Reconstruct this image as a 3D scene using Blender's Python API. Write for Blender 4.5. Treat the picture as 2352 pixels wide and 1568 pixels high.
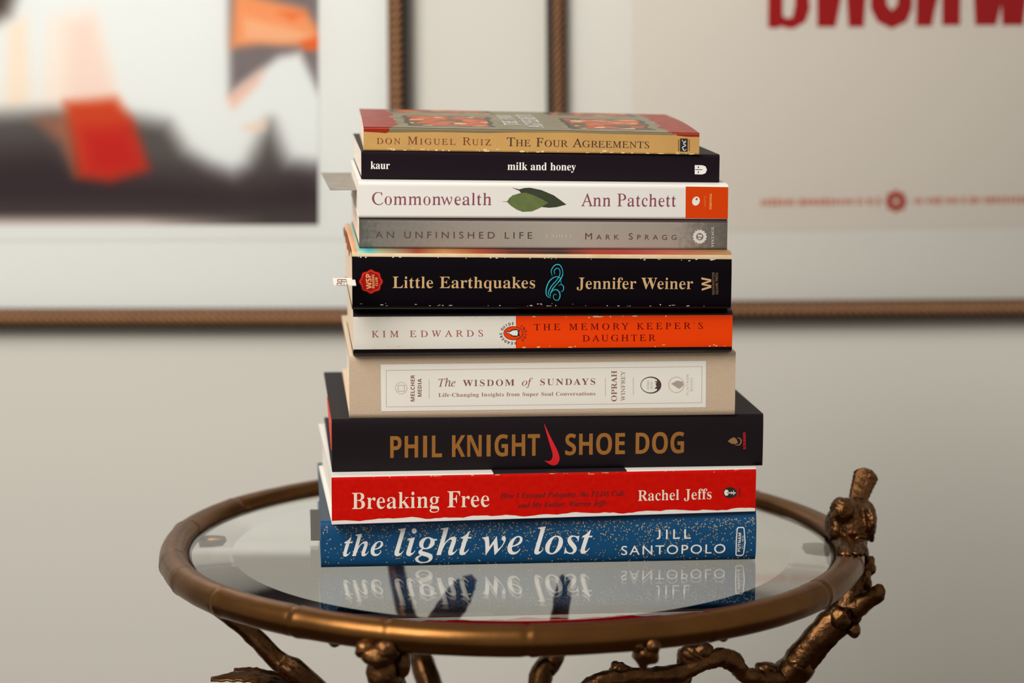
import bpy, bmesh, math, os, random
from mathutils import Vector, Matrix, noise
random.seed(7)
SC = bpy.context.scene
for o in list(bpy.data.objects):
    bpy.data.objects.remove(o)
COL = SC.collection

# ------------------------------------------------------------------ camera
TZ = 0.62                                   # height of the glass table top above the floor
W, H, F = 2352, 1568, 85 / 36 * 2352
PITCH, ROLL = 0.1530, 0.0033
CO = Vector((0, -1.313, TZ + 0.3169))
CF = Vector((0, math.cos(PITCH), -math.sin(PITCH)))
_u = Vector((0, math.sin(PITCH), math.cos(PITCH)))
CR = Vector((1, 0, 0)) * math.cos(ROLL) + _u * math.sin(ROLL)
CU = _u * math.cos(ROLL) - Vector((1, 0, 0)) * math.sin(ROLL)
cam = bpy.data.cameras.new('camera')
cam.lens = 85; cam.sensor_width = 36; cam.clip_start = 0.05
cam.dof.use_dof = True; cam.dof.focus_distance = 1.283; cam.dof.aperture_fstop = 5.6
cam.dof.aperture_blades = 0
cam_ob = bpy.data.objects.new('camera', cam); COL.objects.link(cam_ob)
M = Matrix((CR, CU, -CF)).transposed().to_4x4(); M.translation = CO
cam_ob.matrix_world = M
SC.camera = cam_ob

# ------------------------------------------------------------------ world, lights, exposure
wd = bpy.data.worlds.new('world'); SC.world = wd; wd.use_nodes = True
bg = wd.node_tree.nodes['Background']
bg.inputs[0].default_value = (1.0, 0.95, 0.88, 1); bg.inputs[1].default_value = 0.24


def area(name, loc, target, sx, sy, power, col):
    l = bpy.data.lights.new(name, 'AREA'); l.shape = 'RECTANGLE'; l.size = sx; l.size_y = sy
    l.energy = power; l.color = col
    l.spread = math.radians(120)
    o = bpy.data.objects.new(name, l); COL.objects.link(o); o.location = loc
    o.rotation_euler = (Vector(target) - Vector(loc)).to_track_quat('-Z', 'Y').to_euler()
    return o


area('window_daylight', (-0.80, -0.85, 1.75), (0, 0.35, 1.06), 0.8, 0.9, 9.8, (1.0, 0.97, 0.925))
SC.view_settings.view_transform = 'Standard'
SC.view_settings.look = 'None'
SC.view_settings.exposure = 0.72
SC.view_settings.gamma = 1.0
SC.view_settings.use_curve_mapping = False


# ------------------------------------------------------------------ helpers
def ray(px, py):
    return CF + CR * ((px - W / 2) / F) - CU * ((py - H / 2) / F)


def on_y(px, py, y):                        # pixel -> point on the vertical plane at depth y
    d = ray(px, py); return CO + d * ((y - CO.y) / d.y)


def on_z(px, py, z):                        # pixel -> point at height z above the table top
    d = ray(px, py); return CO + d * ((TZ + z - CO.z) / d.z)


def lin(r, g, b):
    f = lambda c: (c / 255 / 12.92) if c / 255 <= 0.04045 else ((c / 255 + 0.055) / 1.055) ** 2.4
    return (f(r), f(g), f(b), 1)


MATS = {}


def mat(name, rgb=(200, 200, 200), rough=0.5, metal=0.0, spec=0.5, noise_amt=0.0, noise_scale=60.0,
        rgb2=None, bump=0.0, bump_scale=200.0, attr=None):
    if name in MATS: return MATS[name]
    m = bpy.data.materials.new(name); m.use_nodes = True; MATS[name] = m
    nt = m.node_tree; b = nt.nodes['Principled BSDF']
    b.inputs['Base Color'].default_value = lin(*rgb)
    b.inputs['Roughness'].default_value = rough
    b.inputs['Metallic'].default_value = metal
    b.inputs['Specular IOR Level'].default_value = spec
    tc = None
    if noise_amt or bump:
        tc = nt.nodes.new('ShaderNodeTexCoord')
    if noise_amt:
        n = nt.nodes.new('ShaderNodeTexNoise'); n.inputs['Scale'].default_value = noise_scale
        n.inputs['Detail'].default_value = 5
        nt.links.new(tc.outputs['Object'], n.inputs['Vector'])
        r = nt.nodes.new('ShaderNodeValToRGB')
        r.color_ramp.elements[0].position = 0.5 - 0.25; r.color_ramp.elements[1].position = 0.75
        a = lin(*rgb); c = lin(*(rgb2 or [max(0, v - 40) for v in rgb]))
        r.color_ramp.elements[0].color = a
        r.color_ramp.elements[1].color = tuple(a[i] + (c[i] - a[i]) * noise_amt for i in range(3)) + (1,)
        nt.links.new(n.outputs['Fac'], r.inputs['Fac'])
        nt.links.new(r.outputs['Color'], b.inputs['Base Color'])
    if attr:
        at = nt.nodes.new('ShaderNodeAttribute'); at.attribute_name = attr
        nt.links.new(at.outputs['Color'], b.inputs['Base Color'])
    if bump:
        n = nt.nodes.new('ShaderNodeTexNoise'); n.inputs['Scale'].default_value = bump_scale
        n.inputs['Detail'].default_value = 6
        nt.links.new(tc.outputs['Object'], n.inputs['Vector'])
        bp = nt.nodes.new('ShaderNodeBump'); bp.inputs['Strength'].default_value = bump
        bp.inputs['Distance'].default_value = 0.001
        nt.links.new(n.outputs['Fac'], bp.inputs['Height'])
        nt.links.new(bp.outputs['Normal'], b.inputs['Normal'])
    return m


def ramp_mat(name, stops, axis=0, rough=0.45, speck=0.0):
    """cover printed with a picture that changes along the book: colour ramp over Generated axis"""
    m = mat(name, rough=rough); nt = m.node_tree; b = nt.nodes['Principled BSDF']
    tc = nt.nodes.new('ShaderNodeTexCoord'); sp = nt.nodes.new('ShaderNodeSeparateXYZ')
    nt.links.new(tc.outputs['Generated'], sp.inputs[0])
    r = nt.nodes.new('ShaderNodeValToRGB'); e = r.color_ramp.elements
    e[0].position = stops[0][0]; e[0].color = lin(*stops[0][1])
    e[1].position = stops[-1][0]; e[1].color = lin(*stops[-1][1])
    for p, c in stops[1:-1]:
        k = e.new(p); k.color = lin(*c)
    src = sp.outputs[axis]
    if speck:
        n = nt.nodes.new('ShaderNodeTexNoise'); n.inputs['Scale'].default_value = 420; n.inputs['Detail'].default_value = 4
        nt.links.new(tc.outputs['Object'], n.inputs['Vector'])
        ma = nt.nodes.new('ShaderNodeMath'); ma.operation = 'MULTIPLY_ADD'
        nt.links.new(n.outputs['Fac'], ma.inputs[0]); ma.inputs[1].default_value = speck
        sb = nt.nodes.new('ShaderNodeMath'); sb.operation = 'ADD'; sb.inputs[1].default_value = -speck / 2
        nt.links.new(src, sb.inputs[0]); nt.links.new(sb.outputs[0], ma.inputs[2]); src = ma.outputs[0]
    nt.links.new(src, r.inputs['Fac']); nt.links.new(r.outputs['Color'], b.inputs['Base Color'])
    return m


def tag(o, label=None, cat=None, group=None, kind=None):
    if label: o['label'] = label
    if cat: o['category'] = cat
    if group: o['group'] = group
    if kind: o['kind'] = kind
    return o


def thing(name, loc, label, cat, rz=0, group=None):
    o = bpy.data.objects.new(name, None); o.empty_display_size = 0.02
    COL.objects.link(o); o.location = loc; o.rotation_euler = (0, 0, rz)
    return tag(o, label, cat, group)


def link_mesh(name, me, mats, parent=None, smooth=False):
    for m in (mats if isinstance(mats, (list, tuple)) else [mats]):
        me.materials.append(m)
    if smooth:
        for p in me.polygons: p.use_smooth = True
    o = bpy.data.objects.new(name, me); COL.objects.link(o)
    if parent is not None: o.parent = parent
    return o


def obj(name, bm, mats, parent=None, smooth=False):
    bmesh.ops.recalc_face_normals(bm, faces=bm.faces)
    me = bpy.data.meshes.new(name); bm.to_mesh(me); bm.free()
    return link_mesh(name, me, mats, parent, smooth)


def bbox(bm, lo, hi, bevel=0.0, seg=2, mi=0):
    r = bmesh.ops.create_cube(bm, size=1)
    c = [(lo[i] + hi[i]) / 2 for i in range(3)]; s = [hi[i] - lo[i] for i in range(3)]
    for v in r['verts']:
        v.co = Vector((c[0] + v.co.x * s[0], c[1] + v.co.y * s[1], c[2] + v.co.z * s[2]))
    fs = {f for v in r['verts'] for f in v.link_faces}
    if bevel:
        es = {e for v in r['verts'] for e in v.link_edges}
        q = bmesh.ops.bevel(bm, geom=list(es), offset=bevel, segments=seg, affect='EDGES', profile=0.5)
        fs = set(q['faces']) | {f for f in fs if f.is_valid}
    for f in fs: f.material_index = mi
    return bm


def spline(pts, n=8):
    """Catmull-Rom through (point, radius) pairs"""
    P = [Vector(p) for p, _ in pts]; R = [r for _, r in pts]
    P = [P[0] * 2 - P[1]] + P + [P[-1] * 2 - P[-2]]; R = [R[0]] + R + [R[-1]]
    out = []
    for i in range(1, len(P) - 2):
        for k in range(n):
            t = k / n; a, b, c, d = P[i - 1:i + 3]; ra, rb, rc, rd = R[i - 1:i + 3]
            h = lambda a, b, c, d: 0.5 * ((2 * b) + (c - a) * t + (2 * a - 5 * b + 4 * c - d) * t * t + (3 * b - a - 3 * c + d) * t ** 3)
            out.append((h(a, b, c, d), max(1e-4, h(ra, rb, rc, rd))))
    out.append((P[-2], R[-2]))
    return out


def tube(bm, pts, n=8, sides=14, rough=0.0, seed=0, cap=True, facet=0.0):
    path = spline(pts, n); rings = []
    t0 = (path[1][0] - path[0][0]).normalized()
    ref = Vector((0, 1, 0)) if abs(t0.y) < 0.9 else Vector((1, 0, 0))
    N = (ref - t0 * ref.dot(t0)).normalized()
    for i, (p, r) in enumerate(path):
        a = path[max(i - 1, 0)][0]; b = path[min(i + 1, len(path) - 1)][0]
        t = (b - a).normalized(); N = (N - t * N.dot(t)).normalized(); B = t.cross(N)
        ring = []
        for k in range(sides):
            an = 2 * math.pi * k / sides
            d = N * math.cos(an) + B * math.sin(an)
            rr = r
            if rough:
                q = p + d * r
                rr *= 1 + rough * noise.noise(q * 160 + Vector((seed, 0, 0))) + 0.6 * rough * noise.noise(q * 420)
            if facet: rr *= 1 - facet * max(0, math.cos(2.5 * an)) ** 6
            ring.append(bm.verts.new(p + d * rr))
        rings.append(ring)
    for A, Bq in zip(rings, rings[1:]):
        for k in range(sides):
            bm.faces.new((A[k], A[(k + 1) % sides], Bq[(k + 1) % sides], Bq[k]))
    if cap:
        for ring, (p, r), s in ((rings[0], path[0], -1), (rings[-1], path[-1], 1)):
            q = path[1][0] if s < 0 else path[-2][0]
            c = bm.verts.new(p + (p - q).normalized() * r * 0.6)
            for k in range(sides):
                bm.faces.new((ring[k], ring[(k + 1) % sides], c))
    return bm


def lump(bm, c, r, seed=0, rough=0.12, sub=3):
    """irregular rounded knot"""
    q = bmesh.ops.create_icosphere(bm, subdivisions=sub, radius=1)
    c = Vector(c); r = Vector(r) if not isinstance(r, (int, float)) else Vector((r, r, r))
    for v in q['verts']:
        k = 1 + rough * noise.noise(v.co * 1.7 + Vector((seed * 3.1, 0, 0)))
        v.co = c + Vector((v.co.x * r.x, v.co.y * r.y, v.co.z * r.z)) * k
    return bm


# ------------------------------------------------------------------ lettering
FD = os.path.join(bpy.utils.resource_path('LOCAL'), 'datafiles', 'fonts')
try:
    MATH = bpy.data.fonts.load(os.path.join(FD, 'NotoSansMath-Regular.woff2'))
except Exception:
    MATH = None
BASES = {'B': (0x1D400, 0x1D41A), 'I': (0x1D434, 0x1D44E), 'BI': (0x1D468, 0x1D482), 'S': (0x1D5A0, 0x1D5BA), 'SB': (0x1D5D4, 0x1D5EE)}


def mapch(ch, st):
    if st not in BASES or MATH is None: return ch
    U, L = BASES[st]
    if 'A' <= ch <= 'Z': return chr(U + ord(ch) - 65)
    if 'a' <= ch <= 'z': return '\u210e' if (st == 'I' and ch == 'h') else chr(L + ord(ch) - 97)
    if ch.isdigit() and st in ('B', 'BI'): return chr(0x1D7CE + int(ch))
    return ch


def raw_curve(body, math_font):
    c = bpy.data.curves.new('tmp', 'FONT'); c.body = body
    if math_font and MATH: c.font = MATH
    o = bpy.data.objects.new('tmp', c); COL.objects.link(o)
    bpy.context.view_layer.update()
    ev = o.evaluated_get(bpy.context.evaluated_depsgraph_get())
    k = ev.to_curve(bpy.context.evaluated_depsgraph_get())
    sp = [[(Vector(p.co[:2]), Vector(p.handle_left[:2]), Vector(p.handle_right[:2])) for p in s.bezier_points] for s in k.splines]
    ev.to_curve_clear()
    bpy.data.objects.remove(o); bpy.data.curves.remove(c)
    return sp


GL = {}


def glyph(ch, st):
    key = (ch, st)
    if key in GL: return GL[key]
    thin = 0.0; unshear = 0.0; base = st
    if st == 'R':                            # light roman: upright capitals, thinned lower case
        if ch.isupper() or ch in 'vwxyzk': base, unshear = 'I', 0.28
        else: base, thin = 'B', 0.017
    elif st == 'M':                          # medium weight roman
        base = 'B'; thin = 0.009 if ch not in 'vwxyzAVWXYMNKF' else 0.0
    elif st == 'MI':
        base = 'BI'; thin = 0.006
    h = mapch('H', base); c = mapch(ch, base)
    if ch == ' ':
        GL[key] = ([], 0.21); return GL[key]
    use = base != 'G'
    sp = raw_curve(h + c + h, use)
    x = [min(p[0].x for p in s) for s in (sp[0], sp[-1])]
    h1 = raw_curve(h + h, use); hadv = min(p[0].x for p in h1[-1]) - min(p[0].x for p in h1[0])
    adv = x[1] - x[0] - hadv
    body = [[[q - Vector((hadv, 0)) for q in p] for p in s] for s in sp[1:-1]]
    if unshear:
        ym = max(p[0].y for s in body for p in s)
        if ch == 'A':                        # stand the capital upright on its two feet
            P = [p[0] for s in body for p in s]; base_ = [p.x for p in P if p.y < .02]; apex = [p.x for p in P if p.y > .93 * ym]
            unshear = (sum((min(apex), max(apex))) / 2 - sum((min(base_), max(base_))) / 2) / ym
        body = [[[Vector((q.x - unshear * (q.y - ym / 2), q.y)) for q in p] for p in s] for s in body]
    if thin:
        new = []
        for s in body:
            n = len(s); poly = [p[0] for p in s]; ns = []
            for i, p in enumerate(s):
                din = p[0] - p[1]; dout = p[2] - p[0]
                if din.length < 1e-6: din = p[0] - s[i - 1][0]
                if dout.length < 1e-6: dout = s[(i + 1) % n][0] - p[0]
                nx = [d.normalized().y for d in (din, dout) if d.length > 1e-7]
                k = max(nx, key=abs) if nx else 0
                ns.append(-thin * k)
            new.append([[q + Vector((dx, 0)) for q in p] for p, dx in zip(s, ns)])
        # glyph outlines run clockwise on the outside: check that the ink shrank
        a = lambda B: sum(sum(s[i][0].cross(s[(i + 1) % len(s)][0]) for i in range(len(s))) for s in B)
        if abs(a(new)) > abs(a(body)):
            new = [[[q + Vector((-2 * (p2[0].x - p1[0].x), 0)) for q in p2] for p1, p2 in zip(s1, s2)] for s1, s2 in zip(body, new)]
        body = new
    if ch == 'J' and st in ('G', 'S', 'SB'):  # keep the hook on the base line
        lo = min(p[0].y for s in body for p in s); hi = max(p[0].y for s in body for p in s)
        body = [[[Vector((q.x, (q.y - lo) * hi / (hi - lo))) for q in p] for p in s] for s in body]
    if ch == 'I' and st in ('S', 'SB'):      # plain stem without cross strokes
        hi = max(p[0].y for s in body for p in s); w = .066 if st == 'S' else .118
        P = [Vector(q) for q in ((.085, 0), (.085, hi), (.085 + w, hi), (.085 + w, 0))]
        body = [[[p, p + (P[i - 1] - p) / 3, p + (P[(i + 1) % 4] - p) / 3] for i, p in enumerate(P)]]; adv = .165 + w
    GL[key] = (body, adv)
    return GL[key]


def text_splines(s, st, small=0.76, track=0.0):
    """list of splines for a string; '{x}' style small capitals by writing ^ before small-cap text"""
    out = []; x = 0
    smallcaps = s.startswith('^'); s = s.lstrip('^')
    for ch in s:
        k = 1.0; c = ch
        if smallcaps and ch.islower(): c = ch.upper(); k = small
        b, adv = glyph(c, st)
        out += [[[Vector((q.x * k + x, q.y * k)) for q in p] for p in sp] for sp in b]
        x += adv * k + track
    return out


CAPH = {}


def cap_h(st):
    if st not in CAPH:
        b, _ = glyph('H', st); CAPH[st] = max(p[0].y for s in b for p in s)
    return CAPH[st]


def fill_mesh(splines, res=5):
    K = 400.0                                # fill at a large scale, where the tessellator is accurate
    c = bpy.data.curves.new('tmp', 'CURVE'); c.dimensions = '2D'; c.fill_mode = 'BOTH'; c.resolution_u = res
    for s in splines:
        k = c.splines.new('BEZIER'); k.bezier_points.add(len(s) - 1); k.use_cyclic_u = True
        for bp, (co, hl, hr) in zip(k.bezier_points, s):
            bp.handle_left_type = bp.handle_right_type = 'FREE'
            bp.co = co.to_3d() * K; bp.handle_left = hl.to_3d() * K; bp.handle_right = hr.to_3d() * K
    o = bpy.data.objects.new('tmp', c); COL.objects.link(o)
    bpy.context.view_layer.update()
    dg = bpy.context.evaluated_depsgraph_get()
    me = bpy.data.meshes.new_from_object(o.evaluated_get(dg))
    bpy.data.objects.remove(o); bpy.data.curves.remove(c)
    for v in me.vertices: v.co /= K
    return me


# ------------------------------------------------------------------ common materials
M_WALL = mat('wall_paint', (210, 207, 197), 0.9, noise_amt=0.15, noise_scale=3, rgb2=(203, 199, 188), bump=0.06, bump_scale=350)
M_FLOOR = mat('floor_wood', (92, 68, 50), 0.55, noise_amt=0.6, noise_scale=6)
M_PAPER = mat('page_paper', (236, 226, 212), 0.85)
M_BRASS = mat('aged_brass', (124, 84, 44), 0.33, 1.0, noise_amt=0.5, noise_scale=40, rgb2=(76, 48, 26), bump=0.06, bump_scale=250)
M_BARK = mat('cast_bronze', (118, 80, 46), 0.34, 1.0, noise_amt=0.9, noise_scale=120, rgb2=(52, 34, 24), bump=0.55, bump_scale=420)


def page_mat(name, rgb, rgb2):
    m = mat(name, rgb, 0.85); nt = m.node_tree; b = nt.nodes['Principled BSDF']
    tc = nt.nodes.new('ShaderNodeTexCoord'); mp = nt.nodes.new('ShaderNodeMapping')
    mp.inputs['Scale'].default_value = (18, 18, 2600)
    n = nt.nodes.new('ShaderNodeTexNoise'); n.inputs['Scale'].default_value = 1; n.inputs['Detail'].default_value = 3
    r = nt.nodes.new('ShaderNodeValToRGB')
    r.color_ramp.elements[0].position = 0.35; r.color_ramp.elements[0].color = lin(*rgb2)
    r.color_ramp.elements[1].position = 0.6; r.color_ramp.elements[1].color = lin(*rgb)
    nt.links.new(tc.outputs['Object'], mp.inputs[0]); nt.links.new(mp.outputs[0], n.inputs['Vector'])
    nt.links.new(n.outputs['Fac'], r.inputs[0]); nt.links.new(r.outputs[0], b.inputs['Base Color'])
    return m


# ------------------------------------------------------------------ room
YW = 0.50
bm = bmesh.new(); bbox(bm, (-2.2, YW, -0.02), (2.2, YW + 0.1, 2.6))
tag(obj('wall_back', bm, M_WALL), kind='structure')
bm = bmesh.new(); bbox(bm, (-2.2, -2.6, -0.05), (2.2, YW + 0.1, 0))
tag(obj('floor', bm, M_FLOOR), kind='structure')
bm = bmesh.new(); bbox(bm, (-2.2, YW - 0.015, 0), (2.2, YW, 0.09), 0.003)
tag(obj('baseboard_back', bm, mat('white_trim', (225, 222, 214), 0.5)), kind='structure')


# ------------------------------------------------------------------ books
def poly_spl(pts, smooth=False):
    n = len(pts); P = [Vector(p) for p in pts]; out = []
    for i, p in enumerate(P):
        if smooth:
            t = (P[(i + 1) % n] - P[i - 1]) / 6
            out.append((p, p - t, p + t))
        else:
            out.append((p, p + (P[i - 1] - p) / 3, p + (P[(i + 1) % n] - p) / 3))
    return out


def ell(cx, cy, rx, ry, n=24, rot=0):
    c, s = math.cos(rot), math.sin(rot)
    return [(cx + rx * math.cos(a) * c - ry * math.sin(a) * s, cy + rx * math.cos(a) * s + ry * math.sin(a) * c)
            for a in [2 * math.pi * i / n for i in range(n)]]


class Book:
    def __init__(s, label, quad, y, yaw, zb, zt, depth, mats, matfn, pages, rb=0.004, rt=0.004, bulge=0.0, bp=4,
                 thick=0.0004, inset=0.0, breaks=(), bow=0.0, name='book'):
        s.a = math.radians(yaw); s.y = y
        s.U = Vector((math.cos(s.a), math.sin(s.a), 0)); s.N = Vector((math.sin(s.a), -math.cos(s.a), 0))
        s.P0 = Vector((0, y, 0))
        TL, TR, BR, BL = [s.hit(p) for p in quad]
        x0 = (TL[0] + BL[0]) / 2; x1 = (TR[0] + BR[0]) / 2
        s.L = x1 - x0; s.x0 = x0
        s.fb = (BL[1], BR[1]); s.ft = (TL[1], TR[1]); s.zb = zb; s.zt = zt
        s.D = depth; s.rb = rb; s.rt = rt; s.bulge = bulge; s.bp = bp; s.t = thick; s.bow = bow; s.inset = inset
        s.zbase = min(zb)
        base = s.P0 + s.U * x0; base.z = TZ + s.zbase
        s.root = thing(name, base, label, 'book', s.a, 'stack of books on the glass table')
        ctr = (s.hit(quad[0]) + s.hit(quad[2])) / 2
        d = (s.P0 + s.U * ctr[0]); d.z = TZ + ctr[1]
        s.mpp = (d - CO).dot(CF) / F              # metres per photo pixel on the spine
        s.cover(mats, matfn, breaks)
        s.pages(pages)

    def hit(s, p):
        d = ray(*p); k = (s.P0 - CO).dot(s.N) / d.dot(s.N); q = CO + d * k
        return Vector(((q - s.P0).dot(s.U), q.z - TZ))

    def loc(s, p):                                # pixel -> spine coordinates in the book's own frame
        h = s.hit(p); return Vector((h[0] - s.x0, h[1] - s.zbase))

    def lerp(s, ab, x): return ab[0] + (ab[1] - ab[0]) * x / s.L

    def front(s, x, z):                           # depth of the spine surface
        fb, ft = s.lerp(s.fb, x) - s.zbase, s.lerp(s.ft, x) - s.zbase
        k = abs(2 * (z - fb) / (ft - fb) - 1); k = min(k, 1)
        return s.bulge * k ** s.bp

    def top(s, x, d):
        return s.lerp(s.zt, x) - s.zbase + s.bow * math.sin(0.5 * math.pi * min(1, 1.7 * max(0, d) / s.D))

    def profile(s, x, off=0.0, back=None):
        zb = s.lerp(s.zb, x) - s.zbase + off; zt = s.lerp(s.zt, x) - s.zbase - off
        fb = max(s.lerp(s.fb, x) - s.zbase, s.lerp(s.zb, x) - s.zbase) + off; ft = s.lerp(s.ft, x) - s.zbase - off
        D = s.D if back is None else back
        pts = []
        for k in range(4): pts.append((D + (s.rb - D) * k / 4, zb, 'bot'))
        for k in range(5):
            an = math.pi / 2 * k / 5
            pts.append((s.rb - (s.rb - s.bulge) * math.sin(an) + off, fb - (fb - zb) * math.cos(an), 'rb'))
        for k in range(12):
            w = k / 12
            pts.append((s.bulge * abs(2 * w - 1) ** s.bp + off, fb + (ft - fb) * w, 'sp'))
        for k in range(5):
            an = math.pi / 2 * k / 5
            pts.append((s.bulge + (s.rt - s.bulge) * (1 - math.cos(an)) + off, ft + (zt - ft) * math.sin(an), 'rt' if k < 2 else 'ru'))
        for k in range(7):
            d = s.rt + (D - s.rt) * k / 6
            pts.append((d, s.top(x, d - s.rt) - off, 'top'))
        return pts

    def cover(s, mats, matfn, breaks):
        bm = bmesh.new(); xs = sorted(set([s.L * k / 24 for k in range(25)] + list(breaks)))
        rows = []
        for x in xs:
            o = s.profile(x); i = s.profile(x, s.t)
            rows.append(([bm.verts.new((x, p[0], p[1])) for p in o], [bm.verts.new((x, p[0], p[1])) for p in i], [p[2] for p in o]))
        n = len(rows[0][0])
        for (A, a, seg), (B, b, _), xa, xb in zip(rows, rows[1:], xs, xs[1:]):
            for k in range(n - 1):
                mi = matfn((xa + xb) / 2, seg[k])
                f = bm.faces.new((A[k], A[k + 1], B[k + 1], B[k])); f.material_index = mi; f.smooth = seg[k] not in ('bot', 'top')
                f = bm.faces.new((a[k], b[k], b[k + 1], a[k + 1])); f.material_index = mi
            for k in (0, n - 1):
                f = bm.faces.new((A[k], B[k], b[k], a[k])); f.material_index = matfn((xa + xb) / 2, seg[k])
        for A, a, seg in (rows[0], rows[-1]):
            A2 = [bm.verts.new(v.co) for v in A]; a2 = [bm.verts.new(v.co) for v in a]
            for k in range(n - 1):
                f = bm.faces.new((A2[k], a2[k], a2[k + 1], A2[k + 1]))
                f.material_index = matfn(0 if A is rows[0][0] else s.L, seg[k])
        s.cover_ob = obj('cover', bm, mats, s.root)

    def pages(s, m):
        bm = bmesh.new(); rows = []; g = s.t + 0.00015
        bk = s.D - max(s.inset, 0.0006)
        for k in range(9):
            x = s.inset + (s.L - 2 * s.inset) * k / 8
            if s.inset == 0: x = 0.0004 + (s.L - 0.0008) * k / 8
            rows.append([bm.verts.new((x, p[0], p[1])) for p in s.profile(x, g, bk)])
        n = len(rows[0])
        for A, B in zip(rows, rows[1:]):
            for k in range(n): bm.faces.new((A[k], A[(k + 1) % n], B[(k + 1) % n], B[k]))
        bm.faces.new(rows[0]); bm.faces.new(rows[-1])
        s.page_ob = obj('page_block', bm, m, s.root)

    def lay(s, me, layer=1):                      # drape flat artwork over the spine
        bm = bmesh.new(); bm.from_mesh(me)
        if s.bulge:
            z0 = min(v.co.y for v in bm.verts); z1 = max(v.co.y for v in bm.verts)
            for k in range(1, 12):
                z = z0 + (z1 - z0) * k / 12
                bmesh.ops.bisect_plane(bm, geom=bm.verts[:] + bm.edges[:] + bm.faces[:], plane_co=(0, z, 0), plane_no=(0, 1, 0))
        for v in bm.verts:
            x, z = v.co.x, v.co.y
            v.co = Vector((x, s.front(x, z) - 0.000028 * layer - 0.00002, z))
        bmesh.ops.recalc_face_normals(bm, faces=bm.faces)
        for f in bm.faces:
            if f.normal.y > 0: f.normal_flip()
        bm.to_mesh(me); bm.free(); return me

    def text(s, name, items, m, layer=1, label=None):
        allsp = []
        for it in items:
            txt, st, A, B, cap = it[:5]; wf = it[5] if len(it) > 5 else 1.0
            sp = text_splines(txt, st)
            xs = [p[0].x for q in sp for p in q]; mn, mx = min(xs), max(xs)
            a, b = s.loc(A), s.loc(B); e = b - a; w = e.length; e.normalize(); up = Vector((-e.y, e.x))
            sy = cap * s.mpp / cap_h(st)
            n = len(txt.lstrip('^')) - 1; wf *= max(1.0, min(1.14, w / ((mx - mn) * sy * wf))); nat = (mx - mn) * sy * wf
            if n and w > nat:                     # letter-space to the printed width, keeping letter shapes
                sp = text_splines(txt, st, track=(w - nat) / n / (sy * wf))
                xs = [p[0].x for q in sp for p in q]; mn, mx = min(xs), max(xs)
            sx = w / (mx - mn)
            for q in sp:
                allsp.append([[a + e * ((v.x - mn) * sx) + up * (v.y * sy) for v in p] for p in q])
        me = s.lay(fill_mesh(allsp), layer); me.name = name
        o = link_mesh(name, me, m, s.root)
        if label: o['label'] = label
        return o

    def shape(s, name, polys, m, layer=1, smooth=False, parent=None, label=None):
        me = s.lay(fill_mesh([poly_spl([s.loc(p) for p in P], smooth) for P in polys], 4), layer); me.name = name
        o = link_mesh(name, me, m, parent if parent is not None else s.root)
        if label: o['label'] = label
        return o

    def ring_text(s, name, items, cx, cy, rx, ry, cap, st, m, layer=2):
        allsp = []
        for txt, a0, a1 in items:
            for i, ch in enumerate(txt):
                an = math.radians(a0 + (a1 - a0) * i / max(1, len(txt) - 1))
                c = s.loc((cx + rx * math.cos(an), cy + ry * math.sin(an)))
                up = Vector((math.cos(an), -math.sin(an))); e = Vector((up.y, -up.x))
                b, adv = glyph(ch, st); k = cap * s.mpp / cap_h(st)
                for q in b:
                    allsp.append([[c + e * ((v.x - adv / 2) * k) + up * (v.y * k) for v in p] for p in q])
        me = s.lay(fill_mesh(allsp), layer); me.name = name
        return link_mesh(name, me, m, s.root)

    def wear(s, name, m, n, edges, size=1.0):
        """small worn flecks along the long spine edges"""
        bm = bmesh.new(); rnd = random.Random(len(s.root['label']) + n)
        for k in range(n):
            x = rnd.uniform(0.01, 0.99) * s.L; e = rnd.choice(edges)
            w = rnd.uniform(0.0004, 0.0028) * size * (rnd.random() ** 1.5 + 0.25); h = rnd.uniform(0.0002, 0.0006) * size
            fb, ft = s.lerp(s.fb, x) - s.zbase, s.lerp(s.ft, x) - s.zbase
            z = {'b': fb + rnd.random() ** 2 * 0.0016, 't': ft - rnd.random() ** 2 * 0.0012}[e]
            z = min(max(z, fb + h), ft - h)
            c = []
            for j in range(7):
                an = 2 * math.pi * j / 7; r = rnd.uniform(0.6, 1.1)
                px, pz = x + w * r * math.cos(an), z + h * r * math.sin(an)
                px = min(max(px, 0), s.L)
                c.append(bm.verts.new((px, s.front(px, pz) - 0.00006, pz)))
            bm.faces.new(c)
        return tag(obj(name, bm, m, s.root), kind='stuff')


def ln(x0, y0, x1, y1, w):                        # thin printed line as a polygon (pixels)
    d = Vector((x1 - x0, y1 - y0)).normalized(); n = Vector((-d.y, d.x)) * w / 2
    return [(x0 + n.x, y0 + n.y), (x1 + n.x, y1 + n.y), (x1 - n.x, y1 - n.y), (x0 - n.x, y0 - n.y)]


def stroke(pts, w, n=10):                         # tapered brush stroke (pixels); w = list of widths
    path = spline([((x, y, 0), ww) for (x, y), ww in zip(pts, w)], n)
    L, R = [], []
    for i, (p, r) in enumerate(path):
        a = path[max(0, i - 1)][0]; b = path[min(len(path) - 1, i + 1)][0]
        d = (b - a).to_2d().normalized(); nn = Vector((-d.y, d.x)) * r / 2
        L.append((p.x + nn.x, p.y + nn.y)); R.append((p.x - nn.x, p.y - nn.y))
    return L + R[::-1]


INK_W = mat('ink_white', (232, 229, 222), 0.5)
INK_CREAM = mat('ink_cream', (236, 222, 200), 0.5)
SOOT = (38, 28, 34)

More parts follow.
